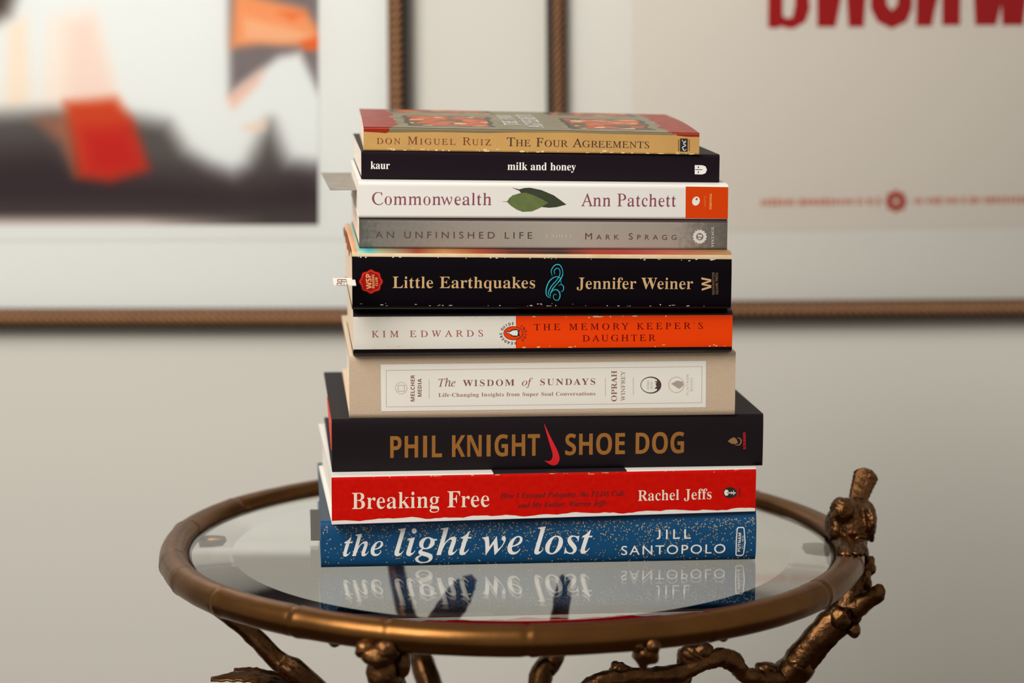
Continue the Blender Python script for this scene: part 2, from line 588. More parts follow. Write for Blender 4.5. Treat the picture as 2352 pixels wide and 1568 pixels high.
# -- blue hardcover, bottom of the stack
M_BLUE = mat('blue_jacket', (4, 70, 112), 0.42, spec=.3, noise_amt=0.3, noise_scale=14, rgb2=(4, 56, 96))
b = Book('blue gold-speckled hardcover with a white italic title, bottom of the stack on the glass',
         [(737, 1198), (1737, 1177.5), (1737, 1291), (737, 1309)], -.0465, 5.2, (0.0002, 0.0002), (.0255, .0270), .156,
         [M_BLUE, mat('blue_jacket_shaded', (40, 58, 74), 0.5)], lambda x, g: 1 if g == 'top' else 0, page_mat('blue_pages', (226, 219, 206), (196, 188, 174)),  # jacket top coloured slate for the shade under the red book
         rb=.004, rt=.004, bulge=.0022, bp=4, thick=.0022, inset=.003)
BLUE = b
b.text('title_lettering', [('the', 'MI', (788, 1277), (880, 1275.5), 50), ('light', 'MI', (906, 1276), (1083, 1273), 62),
                           ('we', 'MI', (1108, 1273.2), (1200, 1271.8), 62), ('lost', 'MI', (1227, 1272), (1360.5, 1270), 62)], INK_W, 2, 'large white italic title')
b.text('author_lettering', [('JILL', 'G', (1508, 1238), (1586.6, 1236.5), 22.5), ('SANTOPOLO', 'G', (1427, 1274.5), (1666, 1270), 21.5)], INK_W, 2)
o = [(1695, 1210), (1707, 1209.5), (1710, 1213), (1712.5, 1245), (1709, 1272), (1706, 1276.5), (1693, 1277), (1689.5, 1274), (1690, 1245), (1692, 1213)]
i = [(1696, 1212.3), (1706.3, 1212), (1708, 1214.5), (1710, 1245), (1707, 1271), (1705, 1274), (1694, 1274.5), (1692, 1272.5), (1692.3, 1245), (1694.2, 1214)]
b.shape('publisher_badge', [o, i], INK_W, 2)
b.text('publisher_lettering', [('PUTNAM', 'SB', (1700.4, 1266.5), (1702.5, 1223.5), 6.4), ('EST. 1838', 'S', (1707, 1260), (1708.3, 1230), 3.6)], INK_W, 2)
rnd = random.Random(3); P = []
tries = 0
for k in range(5600):
    x = rnd.uniform(742, 1733); f = rnd.random(); y0 = 1200 - (x - 737) * .0205; y = y0 + 6 + 98 * f
    wave = .5 + .5 * math.sin(x * .021 + 1.3) * math.cos(x * .0087)
    lim = .30 + .55 * wave if x < 1380 else .62 + .3 * wave
    d = (1 - f / lim) if f < lim else .10
    if f < .03 or rnd.random() > .42 * max(.10, d) + .06: continue
    r = rnd.uniform(1.3, 2.5); a = rnd.uniform(0, 6.28)
    P.append([(x + r * math.cos(a + t) * rnd.uniform(.6, 1.2), y + r * math.sin(a + t) * rnd.uniform(.6, 1.2)) for t in (0, 2.1, 4.2)])
sp_ = b.shape('gold_speckles', P, mat('speckle_gold', (190, 164, 112), 0.4), 1)
tag(sp_, kind='stuff')

# -- red paperback-look jacket
M_RED = mat('red_jacket', (196, 0, 0), 0.5, spec=.1, noise_amt=0.55, noise_scale=320, rgb2=(208, 30, 2))
b = Book('red hardcover with a torn white lower edge, between the blue and the black gold-lettered books',
         [(762, 1096), (1738, 1076.8), (1734, 1173.7), (762, 1204.3)], -.0515, 7.2, (.0257, .0272), (.0519, .0512), .150,
         [M_RED, mat('jacket_white', (222, 218, 210), 0.5), mat('jacket_black', (34, 26, 32), 0.45)],
         lambda x, g: (0 if g in ('sp', 'rb') else (2 if .086 < x < .158 else 1)), page_mat('red_book_pages', (236, 230, 218), (206, 198, 186)),
         rb=.0006, rt=.003, thick=.0012, inset=.0022, breaks=(.086, .158))
RED = b
tear = [(762, 1196)]
rnd = random.Random(5)
n = 90
for k in range(1, n + 1):
    x = 762 + (1734 - 762) * k / n; base = 1194.5 - 28 * (k / n) ** 1.08
    tear.append((x, base + 1.8 * math.sin(k * .33) + 1.3 * math.sin(k * .9 + 2) + rnd.uniform(-.8, .8)))
b.shape('torn_paper_edge', [tear + [(1734, 1173.5), (762, 1204)]], mat('torn_white', (228, 224, 216), 0.7), 1, label='ragged white torn strip')
b.text('title_lettering', [('Breaking Free', 'M', (808.4, 1168.6), (1123.5, 1163.2), 37.5)], INK_CREAM, 2, 'cream serif title')
b.text('subtitle_lettering', [('How I Escaped Polygamy, the FLDS Cult,', 'BI', (1149, 1144), (1436, 1138), 12), ('and My Father, Warren Jeffs', 'BI', (1190, 1165.8), (1393.5, 1160), 12)],
       mat('ink_dark_red', (96, 4, 12), 0.5), 2, 'dark red italic subtitle')
b.text('author_lettering', [('Rachel Jeffs', 'M', (1465.4, 1149.8), (1634, 1145.6), 24.5)], INK_CREAM, 2)
b.shape('publisher_mark', [ell(1676.6, 1131, 16, 12.5)], mat('ink_black', (30, 22, 28), 0.5), 2, True)
b.shape('publisher_tree', [ell(1668.5, 1131, 5.2, 7), ln(1670, 1131.2, 1690, 1131.2, 2), ln(1685, 1126, 1685, 1136.5, 1.6), ln(1680, 1128, 1680, 1134.5, 1.4)], INK_CREAM, 3)
b.shape('imprint_line', [ln(1698, 1141, 1699, 1120, 3.2)], mat('ink_dark_red'), 2)
b.wear('worn_edges', mat('wear_orange', (232, 150, 90), 0.7), 26, 't', .7)

# -- black hardcover with foil lettering
M_BLK = mat('black_jacket', (19, 10, 15), 0.6, spec=.18, noise_amt=0.25, noise_scale=500, rgb2=(27, 18, 21))
b = Book('matt black hardcover with large gold foil lettering and a red curved tick on the spine',
         [(762.5, 963.3), (1753.8, 954), (1751.5, 1069), (762.5, 1083.9)], -.043, 6.0, (.0520, .0513), (.0806, .0797), .152,
         [M_BLK], lambda x, g: 0, page_mat('black_book_pages', (234, 228, 216), (202, 194, 182)), rb=.0008, rt=.0012, bulge=.0006, thick=.0014, inset=.003)
SHOE = b
M_FOIL = mat('gold_foil', (206, 140, 66), 0.32, 0.7, noise_amt=.35, noise_scale=45, rgb2=(150, 88, 42))
b.text('author_lettering', [('PHIL KNIGHT', 'SB', (896.3, 1051.3), (1240, 1046), 50.5)], M_FOIL, 2, 'large gold foil lettering')
b.text('title_lettering', [('SHOE DOG', 'SB', (1298, 1044.8), (1570.8, 1040), 49.5)], M_FOIL, 2, 'large gold foil lettering')
b.shape('tick_mark', [[(1249.8, 973.7), (1255, 983), (1261.3, 996.6), (1272.8, 1019.6), (1280.8, 1035.6), (1285.2, 1050), (1283.8, 1060), (1279, 1066.5), (1271, 1068.6), (1263, 1066.2), (1251, 1057.5), (1258, 1058.6), (1264.5, 1057), (1268.6, 1051), (1269, 1041), (1264.8, 1026.5), (1257.9, 1003.5)]],
        mat('tick_red', (214, 22, 34), 0.4), 2, True, label='red curved tick')
b.shape('publisher_flame', [[(1671.5, 1013), (1678, 1007), (1686, 1003.5), (1692, 1009), (1695, 1016), (1690, 1019.5), (1680, 1018.5)],
                            stroke([(1693, 1005), (1700, 1007), (1702, 1014), (1698, 1021), (1688, 1022)], [1, 2.4, 3, 2.4, 1])], mat('ink_gold', (170, 128, 82), 0.4, .5), 2)
b.text('publisher_lettering', [('SCRIBNER', 'SB', (1713, 1031), (1712.5, 992), 6)], mat('tick_red'), 2)
# red case board that shows inside the jacket at the left end
bm = bmesh.new(); tri = ((.0008, .0272), (.080, .0272), (.055, .0222), (.004, .0125), (.0008, .0125))
fr_ = [[bm.verts.new((x, y, z)) for y, z in tri] for x in (-.0004, .0012)]
bm.faces.new(fr_[0]); bm.faces.new(fr_[1])
for k in range(5): bm.faces.new((fr_[0][k], fr_[0][(k + 1) % 5], fr_[1][(k + 1) % 5], fr_[1][k]))
o_ = obj('case_board', bm, mat('case_red', (214, 58, 30), .6), SHOE.root); o_['label'] = 'red case board showing at the left end'

# -- linen hardcover with paper label
M_LINEN = mat('linen_cloth', (210, 192, 168), 0.9)
nt = M_LINEN.node_tree; bs = nt.nodes['Principled BSDF']
tc = nt.nodes.new('ShaderNodeTexCoord'); br = nt.nodes.new('ShaderNodeTexBrick')
mp = nt.nodes.new('ShaderNodeMapping'); mp.inputs['Rotation'].default_value = (math.pi / 2, 0, 0)
br.inputs['Scale'].default_value = 1000; br.inputs['Brick Width'].default_value = .72; br.inputs['Row Height'].default_value = .46
br.inputs['Mortar Size'].default_value = .16; br.inputs['Mortar Smooth'].default_value = .9
br.inputs['Color1'].default_value = lin(214, 198, 174); br.inputs['Color2'].default_value = lin(204, 186, 160); br.inputs['Mortar'].default_value = lin(190, 158, 130)
nt.links.new(tc.outputs['Object'], mp.inputs[0]); nt.links.new(mp.outputs[0], br.inputs['Vector']); nt.links.new(br.outputs['Color'], bs.inputs['Base Color'])
bpn = nt.nodes.new('ShaderNodeBump'); bpn.inputs['Strength'].default_value = .3; bpn.inputs['Distance'].default_value = .0003; bpn.invert = True
nt.links.new(br.outputs['Fac'], bpn.inputs['Height']); nt.links.new(bpn.outputs['Normal'], bs.inputs['Normal'])
b = Book('thick beige linen-bound book with a white paper label on the spine',
         [(803, 819), (1688.4, 809.5), (1689.5, 951.9), (801.5, 961)], -.043, 5.5, (.0807, .0798), (.1145, .1141), .150,
         [M_LINEN], lambda x, g: 0, page_mat('linen_book_pages', (234, 226, 212), (206, 196, 180)), rb=.001, rt=.003, bulge=.0004, thick=.0022, inset=.003)
LINEN = b
lab = b.shape('spine_label', [[(874.3, 837), (1621.8, 828.6), (1621.3, 935), (875.7, 944.3)]], mat('label_paper', (230, 225, 214), .7), 2, label='white paper spine label')
BR_ = mat('ink_brown', (128, 74, 62), .6); GR_ = mat('ink_taupe', (168, 156, 144), .6); BRL = mat('ink_light_brown', (186, 150, 132), .6)
O = [(886.5, 849.7), (1612.6, 841), (1612, 925), (887, 934.6)]; I = [(887.5, 850.7), (1611.7, 841.9), (1611.1, 924.1), (888, 933.7)]
ce = ell(921.6, 891, 13.8, 13.8, 28); ci = ell(921.6, 891, 12.8, 12.8, 28)
b.shape('label_lines', [O, I, ce, ci, [(914, 884), (929.5, 884), (929.5, 899), (914, 899)], [(915.2, 885.2), (928.3, 885.2), (928.3, 897.8), (915.2, 897.8)],
                        ln(985.6, 870, 985.6, 914, .9), ln(1390.4, 867, 1390.4, 909.4, .9), ln(1454.6, 867, 1454.6, 907, .9)], BRL, 3)
b.text('title_lettering', [('The', 'I', (1007, 887.6), (1046, 887), 18), ('WISDOM', 'M', (1063, 886.6), (1181.5, 885.3), 14.4),
                           ('of', 'I', (1198.7, 885.4), (1223, 885), 17), ('SUNDAYS', 'M', (1240.7, 884.2), (1367, 883), 14.4)], BR_, 3)
b.text('subtitle_lettering', [('Life-Changing Insights from Super Soul Conversations', 'B', (1007, 911), (1367.5, 907.5), 8.6)], mat('ink_mid_brown', (156, 108, 96), .6), 3)
b.text('publisher_lettering', [('MELCHER', 'SB', (952.3, 921.3), (952.3, 860.7), 9), ('MEDIA', 'SB', (968.3, 910.5), (968.3, 869.2), 9)], BR_, 3)
b.text('author_lettering', [('OPRAH', 'M', (1416.5, 921.3), (1416.5, 850.8), 12.5), ('WINFREY', 'R', (1435.4, 920.4), (1435.4, 852), 9.2)], BR_, 3)
b.shape('imprint_oval', [ell(1495, 884, 24, 19.5, 30), ell(1493.5, 884, 21, 17, 30)], mat('ink_espresso', (74, 48, 46), .6), 3)
b.shape('imprint_tree', [[(1516, 884), (1513, 896), (1506, 900), (1510, 893), (1503, 892), (1508, 887), (1505, 880), (1509, 879), (1503, 875), (1510, 875), (1507, 869), (1513, 873)]], mat('ink_espresso'), 4)
b.text('imprint_lettering', [('OPRAH', 'S', (1491, 894), (1491, 874), 5), ('BOOK', 'S', (1499, 892), (1499, 876), 5)], GR_, 3)
b.shape('imprint_circle', [ell(1553.4, 883.4, 18, 18.4, 30), ell(1553.4, 883.4, 16.9, 17.3, 30)], BRL, 3)
b.shape('imprint_building', [[(1541, 881), (1555, 873.5), (1568, 876), (1570, 884), (1566, 888), (1560, 892.5), (1557, 891)]], GR_, 3)
b.text('imprint_name', [('FLATIRON', 'S', (1581.6, 906), (1581.6, 860), 5.2), ('BOOKS', 'S', (1591, 897.4), (1591, 867), 5.2)], GR_, 3)

# -- white and orange paperback
M_ORG = mat('orange_print', (238, 64, 0), .5, spec=.12); M_CRM = mat('cream_print', (226, 220, 208), .5)
M_NIGHT = mat('dark_cover', (18, 9, 14), .38, spec=.3)
xb = None
b = Book('white and orange paperback with a small penguin emblem between the two colours',
         [(812, 727.7), (1682.4, 723.3), (1682, 796), (811, 802.5)], -.049, 5.5, (.1147, .1143), (.1398, .1383), .126,
         [M_CRM, M_ORG, M_NIGHT], lambda x, g: (2 if g != 'sp' else (0 if x < .0858 else 1)), page_mat('tan_pages', (226, 204, 178), (204, 178, 150)),
         rb=.005, rt=.008, bulge=.0003, breaks=(.0858,))
MK = b
b.text('author_lettering', [('KIM EDWARDS', 'R', (853.7, 774.3), (1109, 772.2), 14.6)], mat('ink_rust', (156, 72, 60), .6), 2)
b.text('title_lettering', [("THE MEMORY KEEPER'S", 'R', (1226, 758.2), (1614, 754.6), 14.6), ('DAUGHTER', 'R', (1337.7, 783.7), (1505.7, 782.2), 14.6)], mat('ink_brick', (96, 4, 6), .55, spec=.1), 2)
dk = mat('ink_maroon', (92, 22, 18), .55)
b.shape('penguin_oval', [ell(1178.8, 764.8, 22.5, 16, 30)], dk, 2)
b.shape('penguin_ground', [ell(1178.8, 764.8, 21, 14.5, 30)], M_ORG, 3)
b.shape('penguin_body', [[(1161, 763), (1164, 760), (1169, 761.5), (1176, 756.5), (1186, 755), (1191, 758), (1194, 757), (1192, 763), (1194, 772), (1190, 771), (1185, 773.5), (1176, 772), (1169, 766), (1164, 767)]], mat('ink_black'), 4)
b.shape('penguin_belly', [[(1162, 763.6), (1165, 762.6), (1170, 763), (1178, 758.6), (1188, 758), (1189.5, 764), (1188, 770.5), (1178, 770), (1170, 765.4)]], INK_W, 5)
b.ring_text('emblem_lettering', [('READERS', 80, 178), ('GUIDE', 206, 268), ('INSIDE', -48, 42)], 1178.8, 765.5, 25.5, 19.5, 6.2, 'SB', dk, 2)
b.wear('worn_edges', mat('wear_cream', (232, 206, 160), .7), 46, 'bt', .8)

# -- thick black paperback
M_INKNIGHT = mat('black_spine', (5, 0, 5), .45, spec=.12)
M_ART = ramp_mat('collage_cover', [(0, (224, 186, 146)), (.012, (214, 140, 88)), (.016, (150, 196, 180)), (.045, (60, 168, 170)), (.075, (150, 150, 116)), (.17, (140, 52, 18)), (.24, (176, 120, 66)), (.33, (150, 58, 18)), (.42, (84, 22, 12)), (.55, (50, 12, 12)),
                                   (.63, (146, 44, 18)), (.72, (156, 44, 38)), (.85, (166, 86, 62)), (1, (156, 118, 74))], speck=.02)
M_GILT = mat('worn_gilt_edge', (196, 166, 118), .5, noise_amt=.5, noise_scale=90, rgb2=(226, 214, 190))
b = Book('thick black paperback with a red seal and turquoise flourish on the spine',
         [(808.8, 589), (1681.3, 595.4), (1679, 703.8), (808.8, 702.7)], -.0545, 5.5, (.1401, .1386), (.1714, .1691), .138,
         [M_INKNIGHT, M_ART, M_GILT, M_NIGHT], lambda x, g: {'sp': 0, 'rt': 2, 'ru': 1, 'top': 1, 'rb': 3, 'bot': 3}[g], page_mat('tan_pages', (226, 204, 178), (204, 178, 150)),
         rb=.005, rt=.0035, bulge=.0005)
LE = b
TAN = mat('ink_tan', (206, 168, 118), .45)
b.text('title_lettering', [('Little Earthquakes', 'M', (902, 661), (1228.8, 661.6), 26)], TAN, 2, 'tan serif title')
b.text('author_lettering', [('Jennifer Weiner', 'M', (1324.7, 663), (1591.4, 663.6), 26)], TAN, 2)
seal = []
for k in range(64):
    a = 2 * math.pi * k / 64; r = 26.2 + 1.5 * math.cos(8 * a)
    seal.append((852 + r * math.cos(a), 646.4 + r * 1.02 * math.sin(a)))
b.shape('seal', [seal], mat('seal_red', (150, 12, 8), .45, spec=.2), 2, label='scalloped red seal')
s2 = [(852 + (x - 852) * .93, 646.4 + (y - 646.4) * .93) for x, y in seal]; s3 = [(852 + (x - 852) * .84, 646.4 + (y - 646.4) * .84) for x, y in seal]
b.shape('seal_rim', [s2, s3], mat('seal_bright', (222, 48, 22), .45, spec=.2), 3)
b.text('seal_lettering', [('WSP', 'SB', (853.5, 663), (852, 628.5), 12), ('READERS', 'SB', (860.5, 661.5), (859.5, 630), 5.4), ('CLUB', 'SB', (868, 656), (867.2, 637), 5.4)], mat('seal_ink', (236, 170, 110), .5), 3)
CY = mat('ink_turquoise', (40, 182, 200), .4)
cx, cy, k = 1200, 500, 1 / 4.612
T_ = lambda L: [(cx + x * k, cy + y * k) for x, y in L]
sw = [stroke(T_([(315, 615), (305, 560), (340, 505), (390, 497), (420, 540), (425, 600), (380, 680), (320, 750), (290, 820)]), [0.75, 1.65, 1.95, 1.95, 1.50, 1.35, 1.65, 1.80, 0.75]),
      stroke(T_([(345, 600), (335, 565), (360, 535), (390, 545), (398, 590), (370, 650), (310, 720), (275, 790), (285, 835)]), [0.75, 1.50, 1.65, 1.50, 1.50, 1.65, 1.95, 1.80, 0.75]),
      stroke(T_([(432, 600), (400, 660), (345, 720), (300, 790), (295, 840)]), [0.60, 1.35, 1.65, 1.50, 0.75]),
      stroke(T_([(410, 700), (400, 640), (350, 625), (290, 665), (255, 740), (252, 810), (275, 840), (300, 848)]), [0.75, 1.20, 1.80, 2.25, 2.40, 1.95, 1.20, 0.60]),
      stroke(T_([(300, 800), (330, 765), (370, 765), (395, 800), (395, 845), (370, 875), (335, 860), (328, 825), (345, 808), (362, 818)]), [0.75, 1.65, 2.10, 2.25, 2.10, 1.50, 1.35, 1.35, 1.05, 0.60]),
      stroke(T_([(380, 720), (410, 705), (435, 730), (430, 770), (405, 785)]), [0.60, 1.50, 1.95, 1.50, 0.60])]
for j, s_ in enumerate(sw):
    b.shape('flourish', [s_], CY, 2 + j * .3, label='turquoise flourish stroke')
b.text('publisher_initial', [('W', 'SB', (1634, 666), (1633, 635.5), 22.5)], TAN, 2)
b.text('publisher_lettering', [('WASHINGTON', 'S', (1641.5, 676.7), (1641, 625.8), 5.8), ('SQUARE PRESS', 'S', (1649.6, 675.6), (1649, 626), 5.8)], mat('ink_dim_tan', (146, 112, 82), .5), 2)
b.wear('worn_edges', mat('wear_white', (222, 214, 204), .7), 60, 'bbt', .62)

# -- grey paperback
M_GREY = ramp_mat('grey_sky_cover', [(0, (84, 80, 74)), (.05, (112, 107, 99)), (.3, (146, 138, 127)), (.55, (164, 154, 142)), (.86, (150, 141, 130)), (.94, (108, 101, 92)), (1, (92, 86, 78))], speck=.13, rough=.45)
b = Book('slim grey paperback with dark capitals and a pale sunburst emblem',
         [(825, 505.6), (1670.5, 511), (1670.5, 572.6), (825, 569)], -.042, 5.5, (.1716, .1693), (.1873, .1852), .132,
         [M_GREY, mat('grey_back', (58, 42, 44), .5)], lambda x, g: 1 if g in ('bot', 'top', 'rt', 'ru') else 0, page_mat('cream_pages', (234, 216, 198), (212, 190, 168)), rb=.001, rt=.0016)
UNF = b
DKB = mat('ink_umber', (82, 58, 54), .55)
b.text('title_lettering', [('AN UNFINISHED LIFE', 'G', (862.3, 546.2), (1221.8, 547.8), 15)], DKB, 2)
b.text('author_lettering', [('^Mark Spragg', 'G', (1344, 549.5), (1553.4, 550.4), 14.6)], DKB, 2)
b.text('subtitle_lettering', [('A NOVEL', 'B', (1250, 546.3), (1317, 546.6), 8.2)], mat('ink_pale_grey', (186, 178, 168), .55), 2)
fl = []
for k in range(72):
    a = 2 * math.pi * k / 72; r = 15.6 + 1.2 * math.cos(14 * a)
    fl.append((1607.2 + r * math.cos(a), 543.4 + r * math.sin(a)))
b.shape('sunburst_emblem', [fl, ell(1607.2, 543.4, 8.4, 8.4)], mat('ink_silver', (208, 203, 194), .5), 2)
b.shape('sunburst_face', [ell(1605, 541, 2.4, 3), ell(1610, 541.5, 2.4, 3), ell(1606.5, 547.5, 3.4, 2)], mat('ink_silver'), 2)
b.text('publisher_lettering', [('VINTAGE', 'B', (1639.8, 567.4), (1639.6, 520.6), 5.8)], mat('ink_silver'), 2)

# -- white paperback with leaf
M_WHT = mat('white_cover', (226, 223, 215), .45)
b = Book('white paperback with two green leaves and an orange block on the spine',
         [(823.5, 420), (1672.6, 428.6), (1671.6, 503.5), (823, 500)], -.042, 5.5, (.1875, .1854), (.2070, .2042), .134,
         [M_WHT], lambda x, g: 0, page_mat('fair_pages', (232, 220, 206), (208, 196, 182)), rb=.0006, rt=.008)
CW = b
PL = mat('ink_plum', (134, 66, 84), .55)
b.text('title_lettering', [('Commonwealth', 'R', (854.4, 470), (1128.3, 470.8), 28.4)], PL, 2)
b.text('author_lettering', [('Ann Patchett', 'R', (1334.4, 473.2), (1553, 474.2), 29.2)], PL, 2)
b.shape('leaf_print', [[(1175, 430.6), (1193, 434.6), (1204, 431.6), (1217.3, 430.8), (1243.4, 436.2), (1271.6, 448.2), (1286.7, 459), (1300.8, 469.4), (1278, 475.3), (1260.7, 476.8), (1245.5, 475.3), (1220, 462), (1200, 447), (1192, 437.5)]],
        mat('leaf_dark', (54, 60, 36), .5, noise_amt=.5, noise_scale=200, rgb2=(36, 40, 28)), 2, label='dark green leaf')
b.shape('leaf_print', [[(1150.4, 462), (1164.5, 462.4), (1170, 454.5), (1177.5, 448.2), (1197, 442.7), (1208.7, 442.7), (1228.2, 449.2), (1244, 457), (1259.6, 465.5), (1249, 472), (1239, 477.4), (1221.7, 485), (1200, 486), (1186.2, 480.7), (1173.2, 472), (1164.5, 463.6)]],
        mat('leaf_green', (104, 116, 60), .5, noise_amt=.7, noise_scale=260, rgb2=(78, 94, 44)), 3, label='light green leaf')
b.shape('orange_block', [[(1575, 428.2), (1672.6, 429.6), (1671.7, 502), (1574.5, 501)]], mat('block_orange', (212, 62, 0), .5, spec=.12, noise_amt=.3, noise_scale=300, rgb2=(204, 64, 16)), 2, label='orange publisher block')
b.shape('publisher_oval', [ell(1598.5, 461.6, 8.6, 10.6, 24, .35), ell(1600, 457.2, 2.5, 2.7, 12)], INK_W, 3)
b.text('publisher_lettering', [('PERENNIAL', 'B', (1634.5, 480.7), (1634.7, 443.8), 5)], mat('ink_yellow', (236, 190, 110), .5), 3)
b.text('imprint_lettering', [('HARPER', 'B', (1621, 474), (1621.2, 449.5), 4.4)], mat('ink_dim_orange', (222, 112, 40), .5), 3)

# -- slim black paperback
b = Book('slim black paperback with small white lower-case lettering, second from the top',
         [(830, 350.6), (1653, 361), (1652, 419), (829.5, 411)], -.034, 5.5, (.2072, .2044), (.2219, .2192), .136,
         [mat('black_soft_cover', (21, 9, 18), .55, spec=.15)], lambda x, g: 0, page_mat('fair_pages', (232, 220, 206), (208, 196, 182)), rb=.0008, rt=.0016)
MILK = b
b.text('author_lettering', [('kaur', 'B', (851.2, 387.5), (895.2, 388), 17)], INK_W, 2)
b.text('title_lettering', [('milk and honey', 'B', (1165.6, 390), (1322.5, 391.3), 17.4)], INK_W, 2)
b.shape('publisher_mark', [[(1595.7, 379), (1613, 379.3), (1620.5, 382), (1623.8, 389.6), (1620.5, 397.5), (1613, 400.4), (1595.7, 400)], ln(1597, 389.4, 1613, 389.7, 1.6), ell(1604, 384, 1.7, 1.7, 12), ell(1604, 395.2, 1.7, 1.7, 12)], INK_W, 2)

# -- worn ochre paperback on top
M_OCH = mat('ochre_spine', (198, 152, 84), .5, noise_amt=.5, noise_scale=70, rgb2=(178, 138, 78))
b = Book('worn ochre paperback with a painted red and orange cover, topmost of the stack',
         [(835, 294), (1606.5, 308), (1606, 355), (835, 345)], -.034, 4.6, (.2221, .2194), (.2344, .2308), .128,
         [M_OCH, mat('ochre_back', (170, 128, 74), .5), mat('cover_grey', (116, 107, 82), .5, spec=.3), mat('cover_red', (146, 32, 16), .45, spec=.2)], lambda x, g: (1 if g == 'bot' else 0 if g in ('sp', 'rb') else (3 if x < .0135 or x > .1635 else 2)), page_mat('fair_pages', (232, 220, 206), (208, 196, 182)), rb=.0006, rt=.001, bow=.0022, breaks=(.0135, .1635))
FOUR = b
RB = mat('ink_sienna', (116, 54, 30), .55); RK = mat('ink_bistre', (64, 38, 24), .55)
b.text('author_lettering', [('^don Miguel Ruiz', 'R', (865, 330.2), (1127.6, 333.6), 17.5)], RB, 2)
b.text('title_lettering', [('^The Four Agreements', 'R', (1163.4, 335.2), (1490.5, 340.2), 19.6)], RK, 2)
b.shape('publisher_block', [[(1562, 318), (1579.5, 318.3), (1579.2, 348), (1561.5, 347.7)]], mat('ink_black'), 2)
b.shape('publisher_swirl', [stroke([(1566, 321), (1572, 328), (1575, 323), (1570, 330), (1575, 334), (1568, 338), (1571, 345), (1577, 343)], [1, 1.6, 1.4, 1.6, 1.4, 1.8, 1.8, .8])], INK_W, 3)
b.shape('imprint_line', [ln(1558.5, 346 - 3 * j, 1558.5, 344.4 - 3 * j, 2.4) for j in range(9)] + [ln(1583, 346 - 3 * j, 1583, 344.4 - 3 * j, 2.4) for j in range(9)], RK, 2)
b.wear('worn_edges', mat('wear_straw', (228, 200, 140), .7), 40, 'b', 1.0)


# printed cover: a fine grid coloured like the faded painting on it
def four_art(u, d):
    n = lambda s, o: noise.noise(Vector((u * s * 1.45 + o, d * s, o)))
    c = Vector((124, 115, 90)) + Vector((16, 15, 13)) * n(14, 1)
    w = .018 * n(9, 3)
    if u < .105 + w - .02 * abs(2 * ((d * 2.2) % 1) - 1) or u > .905 + w:
        c = Vector((142, 34, 18)) + Vector((24, 16, 12)) * n(20, 5)
    for (a, bb, d0, d1) in ((.13, .395, .08, .56), (.615, .875, .08, .56), (.10, .42, .78, 1.0), (.60, .88, .78, 1.0)):
        if a + w < u < bb + w and d0 < d + w < d1:
            e = min((u - a - w) * 1.4, (bb + w - u) * 1.4, d + w - d0, d1 - d - w)
            c = Vector((66, 54, 42)) if e < .022 else Vector((176, 76, 24)) + Vector((26, 30, 20)) * n(16, 7)
            if e >= .022 and n(11, 9) > .12: c = Vector((96, 70, 46))
            if e >= .022 and n(13, 19) > .36: c = Vector((206, 160, 112))
    if .47 < u < .58 and (d < .7): c = Vector((126, 118, 96)) + Vector((10, 10, 8)) * n(30, 2)
    return c


bm = bmesh.new(); lay = bm.loops.layers.float_color.new('print'); NX, ND = 260, 90
g = [[bm.verts.new((b.L * i / NX, b.rt * .2 + (b.D - b.rt * .2) * j / ND, b.top(b.L * i / NX, b.D * j / ND - b.rt) + .00005)) for i in range(NX + 1)] for j in range(ND + 1)]
for j in range(ND):
    for i in range(NX):
        f = bm.faces.new((g[j][i], g[j][i + 1], g[j + 1][i + 1], g[j + 1][i])); c = four_art((i + .5) / NX, (j + .5) / ND)
        for l in f.loops: l[lay] = lin(*[min(255, max(0, v)) for v in c])
o_ = obj('cover_print', bm, mat('cover_painting', rough=.42, spec=.35, attr='print'), b.root); o_['label'] = 'faded red, orange and grey cover painting'
# red painting runs a little over the top of the spine at both ends
for xs in ([(835.5, 294.5), (895, 295.5), (893, 302), (886, 305.5), (870, 304), (850, 303), (835.5, 302)], [(1551, 307.5), (1606.2, 308.4), (1606, 314), (1585, 314), (1570, 313), (1555, 311)]):
    b.shape('red_corner', [xs], mat('cover_red'), 2)
b.shape('grey_border', [[(895, 295.5), (1551, 307.5), (1552, 310), (1400, 307), (1300, 304), (1200, 303.5), (1120, 305), (1000, 303), (890, 304)]], mat('cover_grey'), 1.5)
# cover title, running back from the spine
allsp = []
for txt, x, d0, d1, cap in (('THE', .470, .16, .34, .0078), ('FOUR', .470, .40, .66, .0078), ('AGREEMENTS', .540, .08, .74, .0088)):
    sp = text_splines(txt, 'R'); xs = [p[0].x for q in sp for p in q]; mn, mx = min(xs), max(xs)
    sx = (d1 - d0) * b.D / (mx - mn); sy = cap / cap_h('R')
    for q in sp: allsp.append([[Vector((x * b.L - v.y * sy, d0 * b.D + (v.x - mn) * sx)) for v in p] for p in q])
me = fill_mesh(allsp)
for v in me.vertices: v.co = Vector((v.co.x, v.co.y, b.top(v.co.x, v.co.y - b.rt) + .0003))
link_mesh('cover_lettering', me, INK_W, b.root)


